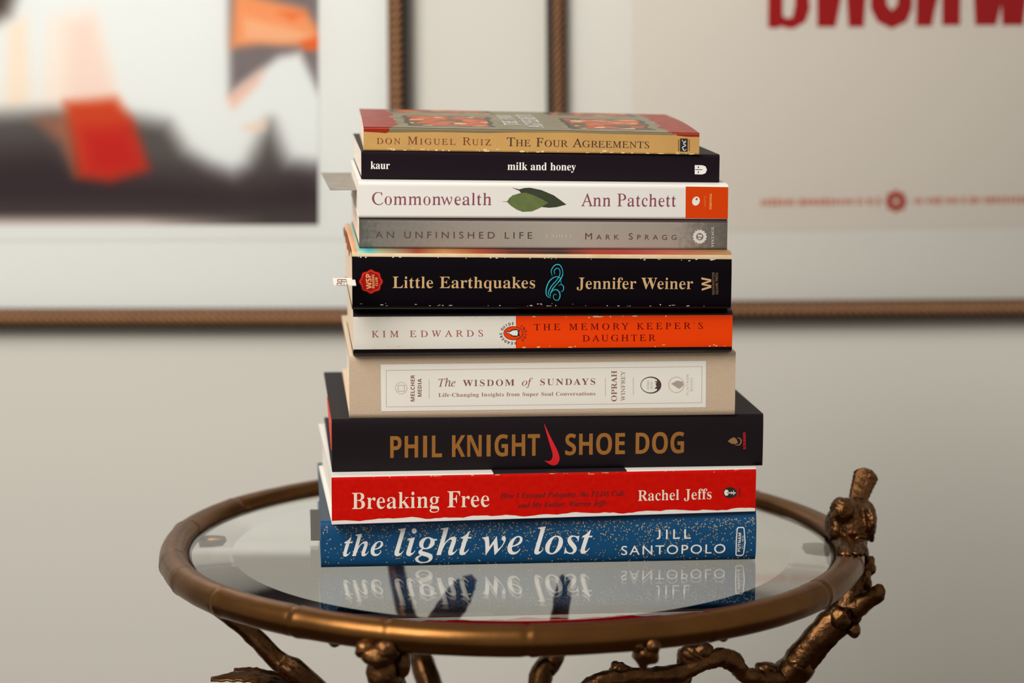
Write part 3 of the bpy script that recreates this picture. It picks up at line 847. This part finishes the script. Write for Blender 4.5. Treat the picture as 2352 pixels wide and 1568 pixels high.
# ------------------------------------------------------------------ bookmarks between the pages
def slip(name, corners, z0, m, label, thick=.0004, bend=0.0, group=None):
    """thin card sticking out of a book; corners on the picture at height z0"""
    P = [on_z(x, y, z0) for x, y in corners]
    c = sum(P, Vector()) / 4
    root = c.copy(); bm = bmesh.new(); top = []; bot = []
    N = 6
    for i in range(N + 1):
        for j in range(N + 1):
            p = P[0].lerp(P[1], i / N).lerp(P[3].lerp(P[2], i / N), j / N) - root
            p.z += bend * (1 - i / N) ** 2
            top.append(bm.verts.new(p + Vector((0, 0, thick)))); bot.append(bm.verts.new(p))
    q = lambda L, i, j: L[i * (N + 1) + j]
    for i in range(N):
        for j in range(N):
            bm.faces.new((q(top, i, j), q(top, i + 1, j), q(top, i + 1, j + 1), q(top, i, j + 1)))
            bm.faces.new((q(bot, i, j), q(bot, i, j + 1), q(bot, i + 1, j + 1), q(bot, i + 1, j)))
    for i in range(N):
        for (a, c2) in (((i, 0), (i + 1, 0)), ((i, N), (i + 1, N)), ((0, i), (0, i + 1)), ((N, i), (N, i + 1))):
            bm.faces.new((q(top, *a), q(top, *c2), q(bot, *c2), q(bot, *a)))
    o = obj(name, bm, m); o.location = root
    return tag(o, label, 'bookmark', group)


slip('bookmark', [(738, 398), (815, 398), (835, 437), (758, 437)], .1985,
     mat('bookmark_grey', (150, 142, 130), .6, noise_amt=.8, noise_scale=120, rgb2=(112, 104, 96)), 'grey card bookmark sticking out to the left of the white leaf-spined paperback')
k_ = slip('bookmark', [(764, 640), (815, 640), (818, 656), (767, 656)], .1560, mat('bookmark_cream', (226, 219, 206), .7),
          'small cream paper bookmark with printed marks at the left end of the thick black paperback')
k2 = slip('bookmark', [(712, 1171), (740, 1171), (743, 1241), (714, 1241)], .0105, mat('bookmark_slate', (72, 72, 68), .6),
          'dark slate bookmark showing at the left end of the blue hardcover')
bm = bmesh.new()
for (x0, y0, x1, y1) in [(775, 641.5, 795, 641.5), (775, 646.5, 797, 646.5), (775, 641.5, 775, 646.5), (785, 641.5, 785, 646.5), (795, 641.5, 795, 644), (774, 650, 774, 655), (774, 655, 800, 655), (783, 650, 783, 655), (790, 650, 790, 655), (797, 650, 797, 655), (774, 650, 786, 650)]:
    f = [bm.verts.new(on_z(x, y, .1560 + .0006) - k_.location) for x, y in ln(x0, y0, x1, y1, 1.3)]
    bm.faces.new(f)
obj('printed_marks', bm, mat('ink_brown'), k_)
# curled, rubbed corner of the collage cover at the left end of the thick black paperback
bm = bmesh.new(); rnd = random.Random(2)
L_ = []
for i in range(12):
    d = .004 + .120 * i / 11; z = LE.lerp(LE.zt, 0) - LE.zbase
    hgt = .0016 + .0030 * abs(math.sin(i * 1.1 + .6))
    L_.append((bm.verts.new((-.0006, d, z + .0002)), bm.verts.new((-.0012, d, z - hgt))))
for (a, b2), (c, d2) in zip(L_, L_[1:]): bm.faces.new((a, c, d2, b2))
bmesh.ops.solidify(bm, geom=bm.faces[:], thickness=.0003)
obj('rubbed_cover_edge', bm, mat('rubbed_orange', (206, 134, 84), .7, noise_amt=.9, noise_scale=160, rgb2=(150, 74, 40)), LE.root)

# ------------------------------------------------------------------ side table
TB = thing('side_table', (0, 0, 0), 'round bronze side table with bamboo rim, branch legs and a glass top carrying the books', 'table')
RR, RT = .1868, .0079
bm = bmesh.new(); NS, NT = 720, 20; nodes = [0.02, .105, .17, .255, .345, .42, .475, .535, .566, .608, .655, .700, .757, .835, .91, .965]
rings = []
for i in range(NS):
    f = i / NS; th = 2 * math.pi * f
    lo = max([q for q in nodes if q <= f], default=nodes[-1] - 1); hi = min([q for q in nodes if q > f], default=nodes[0] + 1)
    u = (f - lo) / (hi - lo); w = (hi - lo) * 2 * math.pi * RR
    dlo, dhi = u * w, (1 - u) * w
    k = 1 + .05 * math.exp(-dlo / .006) - .085 * math.exp(-(dhi / .0025) ** 2) + .03 * math.exp(-dhi / .012)
    cx = RR + .0006 * math.sin(7 * th + 1) + .0005 * math.exp(-(min(dlo, dhi) / .004) ** 2)
    ring = []
    for j in range(NT):
        a = 2 * math.pi * j / NT
        r = RT * k * (1 + .012 * noise.noise(Vector((math.cos(th) * 22, math.sin(th) * 22, math.sin(a)))))
        q = cx + r * math.cos(a)
        ring.append(bm.verts.new((q * math.cos(th), q * math.sin(th), TZ - .002 + r * math.sin(a))))
    rings.append(ring)
for i in range(NS):
    A, B2 = rings[i], rings[(i + 1) % NS]
    for j in range(NT): bm.faces.new((A[j], B2[j], B2[(j + 1) % NT], A[(j + 1) % NT]))
obj('bamboo_rim', bm, M_BRASS, TB, True)
# thin ledge inside the rim that carries the glass, and its support tabs
bm = bmesh.new(); n = 128
prof = [(.1800, -.0030), (.1785, -.0044), (.1765, -.0047), (.1765, -.0060), (.1800, -.0060)]
rs = [[bm.verts.new((r * math.cos(2 * math.pi * i / n), r * math.sin(2 * math.pi * i / n), TZ + z)) for r, z in prof] for i in range(n)]
for i in range(n):
    for j in range(5): bm.faces.new((rs[i][j], rs[(i + 1) % n][j], rs[(i + 1) % n][(j + 1) % 5], rs[i][(j + 1) % 5]))
obj('glass_ledge', bm, mat('dark_bronze', (50, 36, 28), .4, 1.0), TB)
for a in (2.95, .12, 1.35, 4.2, 5.35):
    bm = bmesh.new()
    c = Vector((math.cos(a), math.sin(a), 0)); t = Vector((-c.y, c.x, 0))
    tube(bm, [(c * .179 + Vector((0, 0, TZ - .0112)), .0036), (c * .172 + Vector((0, 0, TZ - .0108)), .0036), (c * .166 + Vector((0, 0, TZ - .0107)), .0030)], 5, 12)
    obj('support_tab', bm, M_BRASS, TB, True)
# bevelled glass top
mg = bpy.data.materials.new('table_glass'); mg.use_nodes = True; g_ = mg.node_tree.nodes['Principled BSDF']
g_.inputs['Base Color'].default_value = (.95, .97, .95, 1); g_.inputs['Roughness'].default_value = 0.0
g_.inputs['Transmission Weight'].default_value = 1.0; g_.inputs['IOR'].default_value = 1.52
bm = bmesh.new(); n = 256
n = 640; prof = [(0, 0), (.1776, 0), (.1784, -.0006), (.1784, -.0040), (.1778, -.0044), (.1545, -.0056), (0, -.0056)]
cols = []
for r, z in prof:
    if r == 0: cols.append([bm.verts.new((0, 0, TZ + z))])
    else: cols.append([bm.verts.new((r * math.cos(2 * math.pi * i / n), r * math.sin(2 * math.pi * i / n), TZ + z)) for i in range(n)])
for A, B2 in zip(cols, cols[1:]):
    for i in range(n):
        j = (i + 1) % n
        if len(A) == 1: bm.faces.new((A[0], B2[i], B2[j]))
        elif len(B2) == 1: bm.faces.new((A[i], B2[0], A[j]))
        else: bm.faces.new((A[i], B2[i], B2[j], A[j]))
o_ = obj('glass_top', bm, mg, TB); o_['label'] = 'clear bevelled round glass top'

V = Vector
KN = V((.0, .015, TZ - .215))                   # where the branches meet under the top


def leg(name, pts, seed, facet=.25):
    bm = bmesh.new(); tube(bm, pts, 10, 18, .11, seed, True, facet); return bm


# right leg, with its bird-bearing top, knots and twig stubs
p0 = on_y(1978, 1312, .0); p1 = on_y(1948, 1392, -.004); p2 = on_y(1893, 1452, -.008); p3 = on_y(1838, 1515, -.008); p4 = on_y(1772, 1592, -.006)
bm = leg('leg', [(p0, .0060), (p1, .0098), (p2, .0094), (p3, .0096), (p4, .0098), (KN + V((.02, 0, -.01)), .010), (V((.05, .0, TZ - .33)), .009), (V((.105, -.02, .22)), .0085), (V((.155, -.03, .05)), .009), (V((.170, -.03, .006)), .011)], 1)
for c, r in ((on_y(1992, 1300, .004), (.0050, .0046, .0062)), (on_y(1962, 1447, -.012), .0040), (on_y(1930, 1420, -.014), (.0060, .005, .0066)), (on_y(1985, 1335, -.004), (.0044, .004, .007))): lump(bm, c, r, r if isinstance(r, float) else 2, .25)
RLEG = obj('leg', bm, M_BARK, TB, True)
bm = bmesh.new(); tube(bm, [(on_y(1958, 1402, -.01), .0060), (on_y(1990, 1380, -.012), .0050), (on_y(2020, 1361, -.014), .0046), (on_y(2026, 1358, -.014), .0036)], 6, 14, .3, 4)
obj('twig', bm, M_BARK, TB, True)
# left leg
p0 = on_y(432, 1342, -.01); p1 = on_y(560, 1440, -.016); p2 = on_y(640, 1518, -.02); p3 = on_y(728, 1592, -.022)
bm = leg('leg', [(p0, .0050), (p1, .0052), (p2, .0058), (p3, .0078), (KN + V((-.03, 0, .03)), .0095), (KN + V((-.03, 0, -.05)), .009), (V((-.105, -.02, .22)), .0085), (V((-.155, -.03, .05)), .009), (V((-.170, -.03, .006)), .011)], 7, .3)
obj('leg', bm, M_BARK, TB, True)
# front leg, meeting the rim left of centre
p0 = on_y(868, 1487, -.181); p1 = on_y(884, 1535, -.172); p2 = on_y(903, 1600, -.150)
bm = leg('leg', [(p0, .0050), (p1, .0072), (p2, .0086), (KN + V((-.02, -.04, .0)), .0095), (KN + V((-.02, -.03, -.08)), .009), (V((-.06, -.12, .22)), .0085), (V((-.085, -.16, .05)), .009), (V((-.09, -.17, .006)), .011)], 11)
for c, r in ((on_y(842, 1490, -.182), (.0062, .005, .0048)), (on_y(887, 1492, -.184), (.0066, .0055, .0060)), (on_y(868, 1506, -.184), (.0080, .006, .0058)), (on_y(927, 1524, -.176), (.0036, .004, .0076)), (on_y(880, 1545, -.176), (.0080, .007, .010))): lump(bm, c, r, c.x * 50, .2)
obj('leg', bm, M_BARK, TB, True)
# back leg seen through the glass
a = 2.02; p0 = V((RR * math.cos(a), RR * math.sin(a), TZ - .006))
bm = leg('leg', [(p0, .0050), (on_y(925, 1395, .12), .0056), (on_y(962, 1500, .10), .0066), (on_y(988, 1575, .085), .0075), (KN + V((-.01, .03, 0)), .0095), (KN + V((0, .04, -.08)), .009), (V((.0, .13, .22)), .0085), (V((.0, .17, .05)), .009), (V((.0, .18, .006)), .011)], 15)
obj('leg', bm, M_BARK, TB, True)
# upright branches seen through the glass on the right of centre
bm = bmesh.new(); tube(bm, [(on_y(1292, 1340, .055), .0022), (on_y(1295, 1362, .055), .0046), (on_y(1288, 1420, .05), .0052), (on_y(1268, 1520, .045), .0062), (on_y(1238, 1575, .04), .0066), (KN + V((.01, .01, .03)), .008)], 8, 14, .2, 21)
obj('branch', bm, M_BARK, TB, True)
bm = bmesh.new(); tube(bm, [(on_y(1600, 1496, -.03), .0086), (on_y(1582, 1520, -.03), .0075), (on_y(1568, 1545, -.03), .0048), (on_y(1548, 1605, -.03), .0050), (KN + V((.05, -.01, .03)), .006), (KN + V((.01, 0, 0)), .008)], 8, 14, .2, 23)
tube(bm, [(on_y(1600, 1500, -.03), .0062), (on_y(1626, 1490, -.032), .0058)], 4, 12, .2, 3)
obj('branch', bm, M_BARK, TB, True)
# twisting twig between that branch and the right leg
bm = bmesh.new(); tube(bm, [(on_y(1325, 1592, -.06), .0040), (on_y(1390, 1562, -.055), .0052), (on_y(1470, 1553, -.05), .0046), (on_y(1545, 1548, -.04), .0050), (on_y(1610, 1525, -.035), .0044), (on_y(1650, 1509, -.03), .0048), (on_y(1684, 1520, -.028), .0054), (on_y(1708, 1548, -.025), .0046), (on_y(1745, 1556, -.02), .0052), (on_y(1790, 1562, -.012), .0064)], 8, 14, .25, 27)
lump(bm, on_y(1420, 1536, -.05), (.0050, .004, .0046), 3, .3); tube(bm, [(on_y(1418, 1537, -.05), .0044), (on_y(1445, 1543, -.05), .0034), (on_y(1475, 1552, -.05), .0030)], 5, 12, .2, 5)
lump(bm, on_y(1758, 1538, -.016), (.0060, .005, .0050), 8, .3)
obj('twig', bm, M_BARK, TB, True)
# bud hanging under the front of the rim
bm = bmesh.new(); lump(bm, on_y(1485, 1500, -.178), (.0062, .0055, .0066), 5, .35); lump(bm, on_y(1500, 1482, -.180), (.0040, .004, .0040), 6, .2); lump(bm, on_y(1464, 1480, -.180), (.0038, .004, .0036), 7, .2); lump(bm, on_y(1478, 1524, -.176), (.0024, .0024, .0032), 9, .2)
obj('bud', bm, M_BARK, TB, True)


def leaf(path, width, normal, curl=.2, serr=.12, seed=0, thick=.0010, blade=False):
    """veined metal leaf along a path of points"""
    pts = [p for p, _ in spline([(p, .001) for p in path], 10)]; n = len(pts); bm = bmesh.new(); rows = []
    for i, p in enumerate(pts):
        t = i / (n - 1); a = pts[max(0, i - 1)]; c = pts[min(n - 1, i + 1)]; d = (c - a).normalized()
        s = d.cross(V(normal)).normalized(); up = s.cross(d).normalized()
        w = width * (math.sin(math.pi * min(1, t * .93 + .06)) ** .75) * (1 + serr * (abs((t * 9) % 1 - .5) * 2 - .5))
        if blade: w = width * (.62 + .38 * t) * min(1, (1.03 - t) * 4.5) ** .6 * (1 + serr * (abs((t * 9) % 1 - .5) * 2 - .5))
        row = []
        for k in range(-4, 5):
            q = k / 4; z = curl * w * abs(q) ** 1.3 - .10 * w * math.exp(-(q / .16) ** 2) + .04 * w * math.sin(18 * t * 2 - 5 * abs(q))
            row.append(bm.verts.new(p + s * (w * q) + up * z))
        rows.append(row)
    for A, B2 in zip(rows, rows[1:]):
        for k in range(8): bm.faces.new((A[k], A[k + 1], B2[k + 1], B2[k]))
    bmesh.ops.recalc_face_normals(bm, faces=bm.faces)
    bmesh.ops.solidify(bm, geom=bm.faces[:], thickness=thick)
    return bm


for i, (pp, w) in enumerate(((((484, 1557, -.05), (560, 1549, -.05), (640, 1560, -.045), (712, 1585, -.035)), .0050), (((537, 1536, -.035), (590, 1540, -.035), (650, 1555, -.03), (712, 1585, -.03)), .0042))):
    bm = leaf([on_y(*q) for q in pp], w, (0, -.35, 1), -.15, .30, i)
    obj('leaf', bm, M_BARK, TB, True)
bm = leaf([on_y(1088, 1342, .085), on_y(1062, 1370, .08), on_y(1035, 1410, .075), on_y(995, 1462, .07), on_y(985, 1500, .08)], .0085, (.3, -1, .2), .2, .1)
obj('leaf', bm, M_BARK, TB, True)


# ------------------------------------------------------------------ bird cast on the rim
def remeshed(name, bm, m, parent, voxel):
    me = bpy.data.meshes.new('tmp'); bm.to_mesh(me); bm.free()
    o = bpy.data.objects.new('tmp', me); COL.objects.link(o)
    r = o.modifiers.new('r', 'REMESH'); r.mode = 'VOXEL'; r.voxel_size = voxel
    s = o.modifiers.new('s', 'SMOOTH'); s.factor = .5; s.iterations = 4
    bpy.context.view_layer.update(); dg = bpy.context.evaluated_depsgraph_get()
    new = bpy.data.meshes.new_from_object(o.evaluated_get(dg)); new.name = name
    bpy.data.objects.remove(o); bpy.data.meshes.remove(me)
    for v in new.vertices:
        v.co += v.normal * (.0005 * noise.noise(v.co * 420) + .0004 * noise.noise(v.co * 900))
    return link_mesh(name, new, m, parent, True)


YB = .012


def on_rim(px, py, lift=.001):                   # first point of the rim met by the sight line
    d = ray(px, py).normalized(); p = CO + d * 1.0
    for k in range(4000):
        q = math.hypot(math.hypot(p.x, p.y) - RR, p.z - TZ + .002) - RT - lift
        if q < 0: return p
        p = p + d * max(q * .5, 5e-5)
        if p.y > .3: break
    return on_y(px, py, .0)


B_ = lambda x, y, dy=0.0: on_y(x, y, YB + dy)
M_BIRD = mat('bird_bronze', (122, 84, 50), .36, 1.0, noise_amt=.8, noise_scale=260, rgb2=(60, 38, 26), bump=.5, bump_scale=700)
bm = bmesh.new()
lump(bm, B_(1957, 1205), (.0112, .0125, .0118), 1, .08)             # breast
lump(bm, B_(1966, 1182, .008), (.0112, .014, .0098), 2, .08)        # back
lump(bm, B_(1934, 1170, -.010), (.0068, .0072, .0072), 3, .05)      # head, turned to the left front
lump(bm, B_(1931, 1154, -.010), (.0040, .005, .0032), 4, .05)       # crown
tube(bm, [(B_(1925, 1176, -.014), .0028), (B_(1914, 1184, -.019), .0016), (B_(1908, 1188, -.022), .0006)], 4, 10)     # beak
for s, c in ((1, B_(1996, 1190, -.002)), (-1, B_(1912, 1208, .006))):  # folded wings
    lump(bm, c, (.0040, .013, .0090), 5 + s, .1)
lump(bm, B_(2000, 1218, .0), (.0026, .006, .0060), 9, .3)
for x in (1936, 1977):                                                # legs and feet gripping the rim
    f0 = on_rim(x, 1262, .0016)
    tube(bm, [(B_(x + 2, 1226), .0046), (B_(x, 1242, -.004), .0036), (f0, .0036)], 4, 10)
    for dx in (-10, 0, 10): tube(bm, [(on_rim(x, 1256, .002), .0024), (on_rim(x + dx * .8, 1264, .0016), .0022), (on_rim(x + dx * 1.3, 1273, .0008), .0016)], 4, 8)
BIRD = remeshed('bird_ornament', bm, M_BIRD, TB, .0007); BIRD['label'] = 'small bronze bird perched on the rim'
bm = leaf([B_(1966, 1165, .010), B_(1976, 1130, .016), B_(1986, 1100, .020), B_(1994, 1076, .022)], .0078, (-.15, -1, .25), -.25, .06, 3, .0014, True)
obj('bird_tail', bm, M_BIRD, BIRD, True)


# ------------------------------------------------------------------ framed pictures on the wall
def picture(name, label, corner, rot, inner_w, inner_h, side, m_art, mat_rgb, build):
    """corner = lower inner corner of the moulding on the wall; side = +1 when the picture extends to the right"""
    root = thing(name, (corner.x, YW, corner.z), label, 'picture'); root.rotation_euler = (0, rot, 0)
    w, h = inner_w * side, inner_h
    x0, x1 = min(0, w), max(0, w); FW = .0152; per = .00560
    corners = [V((x0, 0, 0)), V((x1, 0, 0)), V((x1, 0, h)), V((x0, 0, h))]
    outs = [V((x0 - FW, 0, -FW)), V((x1 + FW, 0, -FW)), V((x1 + FW, 0, h + FW)), V((x0 - FW, 0, h + FW))]
    for k in range(4):
        A, B2, OA, OB = corners[k], corners[(k + 1) % 4], outs[k], outs[(k + 1) % 4]
        L = (B2 - A).length; n = int(L / .0008); bm = bmesh.new(); rows = []
        for i in range(n + 1):
            t = i / n; a = A.lerp(B2, t); o = OA.lerp(OB, t); row = [bm.verts.new(a + V((0, -.0005, 0)))]
            for j in range(11):
                q = j / 10; p = a.lerp(o, q)
                hgt = .012 + .0075 * math.sin(math.pi * q) ** .8
                sc = (L * t + .0026 * math.sin(2 * math.pi * q)) / per % 1
                hgt += (.0046 * math.sin(math.pi * sc) ** .6 - .003) * math.sin(math.pi * min(1, q * 1.1)) if 0 < q < 1 else 0
                row.append(bm.verts.new(p + V((0, -hgt, 0))))
            row.append(bm.verts.new(o + V((0, -.0005, 0)))); rows.append(row)
        for ri, (R1, R2) in enumerate(zip(rows, rows[1:])):
            for j in range(len(R1) - 1):
                f = bm.faces.new((R1[j], R1[j + 1], R2[j + 1], R2[j])); q = (j - .5) / 10
                ph = (L * (ri + .5) / n + .0026 * math.sin(2 * math.pi * q)) / per % 1
                f.material_index = 0 if (0 < q < .72 and .30 < ph < .82) else 1
            bm.faces.new((R1[-1], R1[0], R2[0], R2[-1]))
        bm.faces.new(rows[0]); bm.faces.new(rows[-1])
        obj('frame_rail', bm, [M_GILD, M_GROOVE], root, True)
    bm = bmesh.new(); bbox(bm, (x0 - .002, -.0055, -.002), (x1 + .002, -.0012, h + .002))
    obj('mount', bm, mat_rgb, root)
    bm = bmesh.new(); bbox(bm, (x0 - .001, -.0105, -.001), (x1 + .001, -.0085, h + .001))
    obj('glass_pane', bm, M_PANE, root)
    build(root)
    return root


M_GILD = mat('gilt_moulding', (158, 108, 64), .42, .35, noise_amt=.4, noise_scale=90, rgb2=(120, 80, 48))
M_GROOVE = mat('moulding_groove_shade', (46, 33, 25), .6, noise_amt=.4, noise_scale=90, rgb2=(34, 24, 19))  # shading of the grooves and outer slope painted in as dark faces
M_PANE = bpy.data.materials.new('picture_glass'); M_PANE.use_nodes = True; nt = M_PANE.node_tree; nt.nodes.clear()
out = nt.nodes.new('ShaderNodeOutputMaterial'); mix = nt.nodes.new('ShaderNodeMixShader'); tr = nt.nodes.new('ShaderNodeBsdfTransparent'); gl = nt.nodes.new('ShaderNodeBsdfGlossy'); fr = nt.nodes.new('ShaderNodeFresnel')
gl.inputs['Roughness'].default_value = .03; fr.inputs['IOR'].default_value = 1.3
nt.links.new(fr.outputs[0], mix.inputs[0]); nt.links.new(tr.outputs[0], mix.inputs[1]); nt.links.new(gl.outputs[0], mix.inputs[2]); nt.links.new(mix.outputs[0], out.inputs[0])

# left picture: loose abstract print in black, orange and pale grey
YP = YW - .006


def sdist(p, poly):                               # signed distance to a polygon (inside negative)
    d = 1e9; ins = False; n = len(poly)
    for i in range(n):
        ax, ay = poly[i]; bx, by = poly[(i + 1) % n]
        ex, ey = bx - ax, by - ay; wx, wy = p[0] - ax, p[1] - ay
        t = max(0, min(1, (wx * ex + wy * ey) / (ex * ex + ey * ey + 1e-9)))
        d = min(d, math.hypot(wx - ex * t, wy - ey * t))
        if (ay > p[1]) != (by > p[1]) and p[0] < (bx - ax) * (p[1] - ay) / (by - ay) + ax: ins = not ins
    return -d if ins else d


ART = [  # colour, softness, outline in print units
    ((240, 226, 212), 30, [(120, 40), (215, 20), (250, 140), (275, 240), (90, 260)]),
    ((238, 214, 200), 26, [(160, 60), (212, 40), (240, 140), (270, 240), (150, 240)]),
    ((240, 222, 200), 24, [(20, 60), (60, 40), (70, 240), (10, 250)]),
    ((84, 78, 74), 36, [(-200, 262), (0, 262), (120, 256), (330, 274), (385, 284), (425, 345), (480, 382), (535, 408), (570, 380), (600, 320), (622, 282), (640, 330), (660, 376), (740, 386), (760, 600), (-200, 600)]),
    ((48, 34, 38), 60, [(-200, 360), (100, 340), (300, 390), (420, 400), (560, 420), (680, 400), (760, 410), (760, 560), (-200, 560)]),
    ((66, 56, 54), 36, [(-200, 470), (300, 470), (480, 474), (760, 480), (760, 600), (-200, 600)]),
    ((150, 98, 76), 24, [(80, 276), (170, 260), (170, 400), (140, 330)]),
    ((200, 62, 20), 22, [(150, 236), (265, 226), (300, 270), (335, 385), (250, 412), (180, 405)]),
    ((190, 22, 8), 34, [(190, 300), (295, 290), (332, 384), (255, 408), (200, 395)]),
    ((120, 110, 110), 16, [(525, -40), (735, -40), (735, 215), (690, 120), (640, 130), (560, 190), (528, 215)]),
    ((238, 150, 96), 16, [(538, -20), (700, 20), (735, 72), (735, 108), (600, 100), (530, 110)]),
    ((240, 176, 130), 14, [(560, 40), (690, 70), (725, 90), (640, 98), (560, 90)]),
    ((232, 110, 50), 12, [(640, 28), (700, 30), (670, 46)]),
    ((228, 100, 40), 10, [(690, 96), (735, 82), (735, 115), (700, 116)]),
    ((236, 176, 150), 20, [(525, 225), (600, 165), (590, 190), (535, 245)]),
    ((238, 206, 184), 16, [(560, 290), (612, 276), (604, 298), (565, 300)]),
    ((70, 56, 50), 30, [(-140, -60), (50, -60), (20, 30), (-20, 55), (-140, 60)]),
]


def build_left(root):
    inv = root.matrix_basis.inverted()
    bm = bmesh.new(); lay = bm.loops.layers.float_color.new('print'); NX, NY = 130, 120
    X0, X1, Y0, Y1 = -220, 731, -300, 516
    g = [[bm.verts.new(inv @ on_y(X0 + (X1 - X0) * i / NX, Y0 + (Y1 - Y0) * j / NY, YP)) for i in range(NX + 1)] for j in range(NY + 1)]
    for j in range(NY):
        for i in range(NX):
            px, py = X0 + (X1 - X0) * (i + .5) / NX, Y0 + (Y1 - Y0) * (j + .5) / NY
            c = V((229, 232, 229))
            for col, soft, poly in ART:
                d = sdist((px, py), poly)
                if d > soft: continue
                t = max(0, min(1, .5 - d / (2 * soft))); t = t * t * (3 - 2 * t)
                c = c.lerp(V(col), t)
            if py > 488: c = c.lerp(V((214, 196, 188)), min(1, (py - 488) / 26) * max(0, min(1, (620 - px) / 300)))
            f = bm.faces.new((g[j][i], g[j][i + 1], g[j + 1][i + 1], g[j + 1][i]))
            for l in f.loops: l[lay] = lin(*c)
    obj('art_print', bm, mat('abstract_print', rough=.7, spec=.12, attr='print'), root)
    bm = bmesh.new()
    for P in (ln(-400, 552, 800, 549, 3),): bm.faces.new([bm.verts.new(inv @ (on_y(x, y, YP))) for x, y in P])
    obj('mount_line', bm, mat('mount_edge', (214, 212, 204), .7), root)


c = on_y(897, 704, YW)
bpy.context.view_layer.update()
picture('framed_picture', 'framed abstract orange and black print on the wall behind, left of the books', V((c.x, YW, c.z)), -.004, .56, .62, -1, None, mat('mount_white', (228, 229, 224), .8), build_left)


def build_right(root):
    inv = root.matrix_basis.inverted()

    def flat(name, polys, m, y, smooth=False):
        T = lambda p: (inv @ on_y(p[0], p[1], y))
        sp = [poly_spl([(T(p).x, T(p).z) for p in P], smooth) for P in polys]
        me = fill_mesh(sp, 6); yy = T((1800, 400)).y
        for v in me.vertices: v.co = V((v.co.x, yy, v.co.y))
        return link_mesh(name, me, m, root)
    m_red = mat('poster_red', (160, 0, 4), .7, spec=.1)
    flat('poster', [[(1452, -500), (2900, -500), (2900, 512), (1452, 534)]], mat('poster_paper', (222, 214, 201), .7), YP + .0001)
    y = YP - .0002
    B1 = [(1768, -260), (1850, -260), (1868, -100), (1858, -10), (1860, 20), (1850, 50), (1822, 66), (1805, 64), (1795, 60), (1782, 65), (1764, 63), (1764, 40)]
    flat('poster_lettering', [
        B1, [(1797, -230), (1822, -230), (1826, -60), (1826, 10), (1820, 40), (1806, 42), (1798, 36)],
        [(1875, -260), (1920, -260), (1920, -110), (1962, -260), (2005, -260), (1984, 62), (1949, 62), (1945, 0), (1953, -110), (1919, 62), (1877, 62)],
        [(2012, -260), (2090, -260), (2098, -60), (2095, 20), (2082, 50), (2048, 66), (2015, 50), (2000, 20), (1998, -60)],
        [(2033, -230), (2060, -230), (2063, -60), (2061, 10), (2049, 24), (2037, 10), (2035, -60)],
        [(2108, -260), (2150, -260), (2150, -110), (2168, -260), (2212, -260), (2205, 58), (2164, 58), (2164, -40), (2148, 20), (2140, 60), (2104, 60)],
        [(2222, -260), (2262, -260), (2276, -60), (2292, -260), (2322, -260), (2334, -60), (2352, -260), (2392, -260), (2350, 58), (2302, 58), (2300, 10), (2288, 58), (2240, 58)]], m_red, y)
    rnd = random.Random(9); dash = []; x = 1748
    while x < 2560:
        if 2018 < x < 2098: x = 2100
        w = rnd.uniform(5, 12); b0 = 465 - (x - 1748) * .011; hh = rnd.uniform(6, 9)
        dash.append([(x, b0 - hh), (x + w, b0 - hh), (x + w, b0 + hh), (x, b0 + hh)]); x += w + rnd.choice((3, 3, 4, 4, 9))
    tag(flat('small_print', dash, mat('print_pale_red', (206, 130, 104), .7), y), kind='stuff')
    st = []
    for k in range(48):
        a = 2 * math.pi * k / 48; r = 24 + 3 * math.cos(8 * a); st.append((2058 + r * math.cos(a), 462 + r * math.sin(a)))
    flat('flower_emblem', [st, ell(2058, 462, 6, 6)], mat('print_red', (176, 66, 46), .7), y)


c = on_y(1303, 690, YW)
picture('framed_poster', 'framed poster with large red letters on the wall behind, right of the books', V((c.x, YW, c.z)), -.010, .74, .72, 1, None, mat('mount_ivory', (226, 223, 214), .8), build_right)
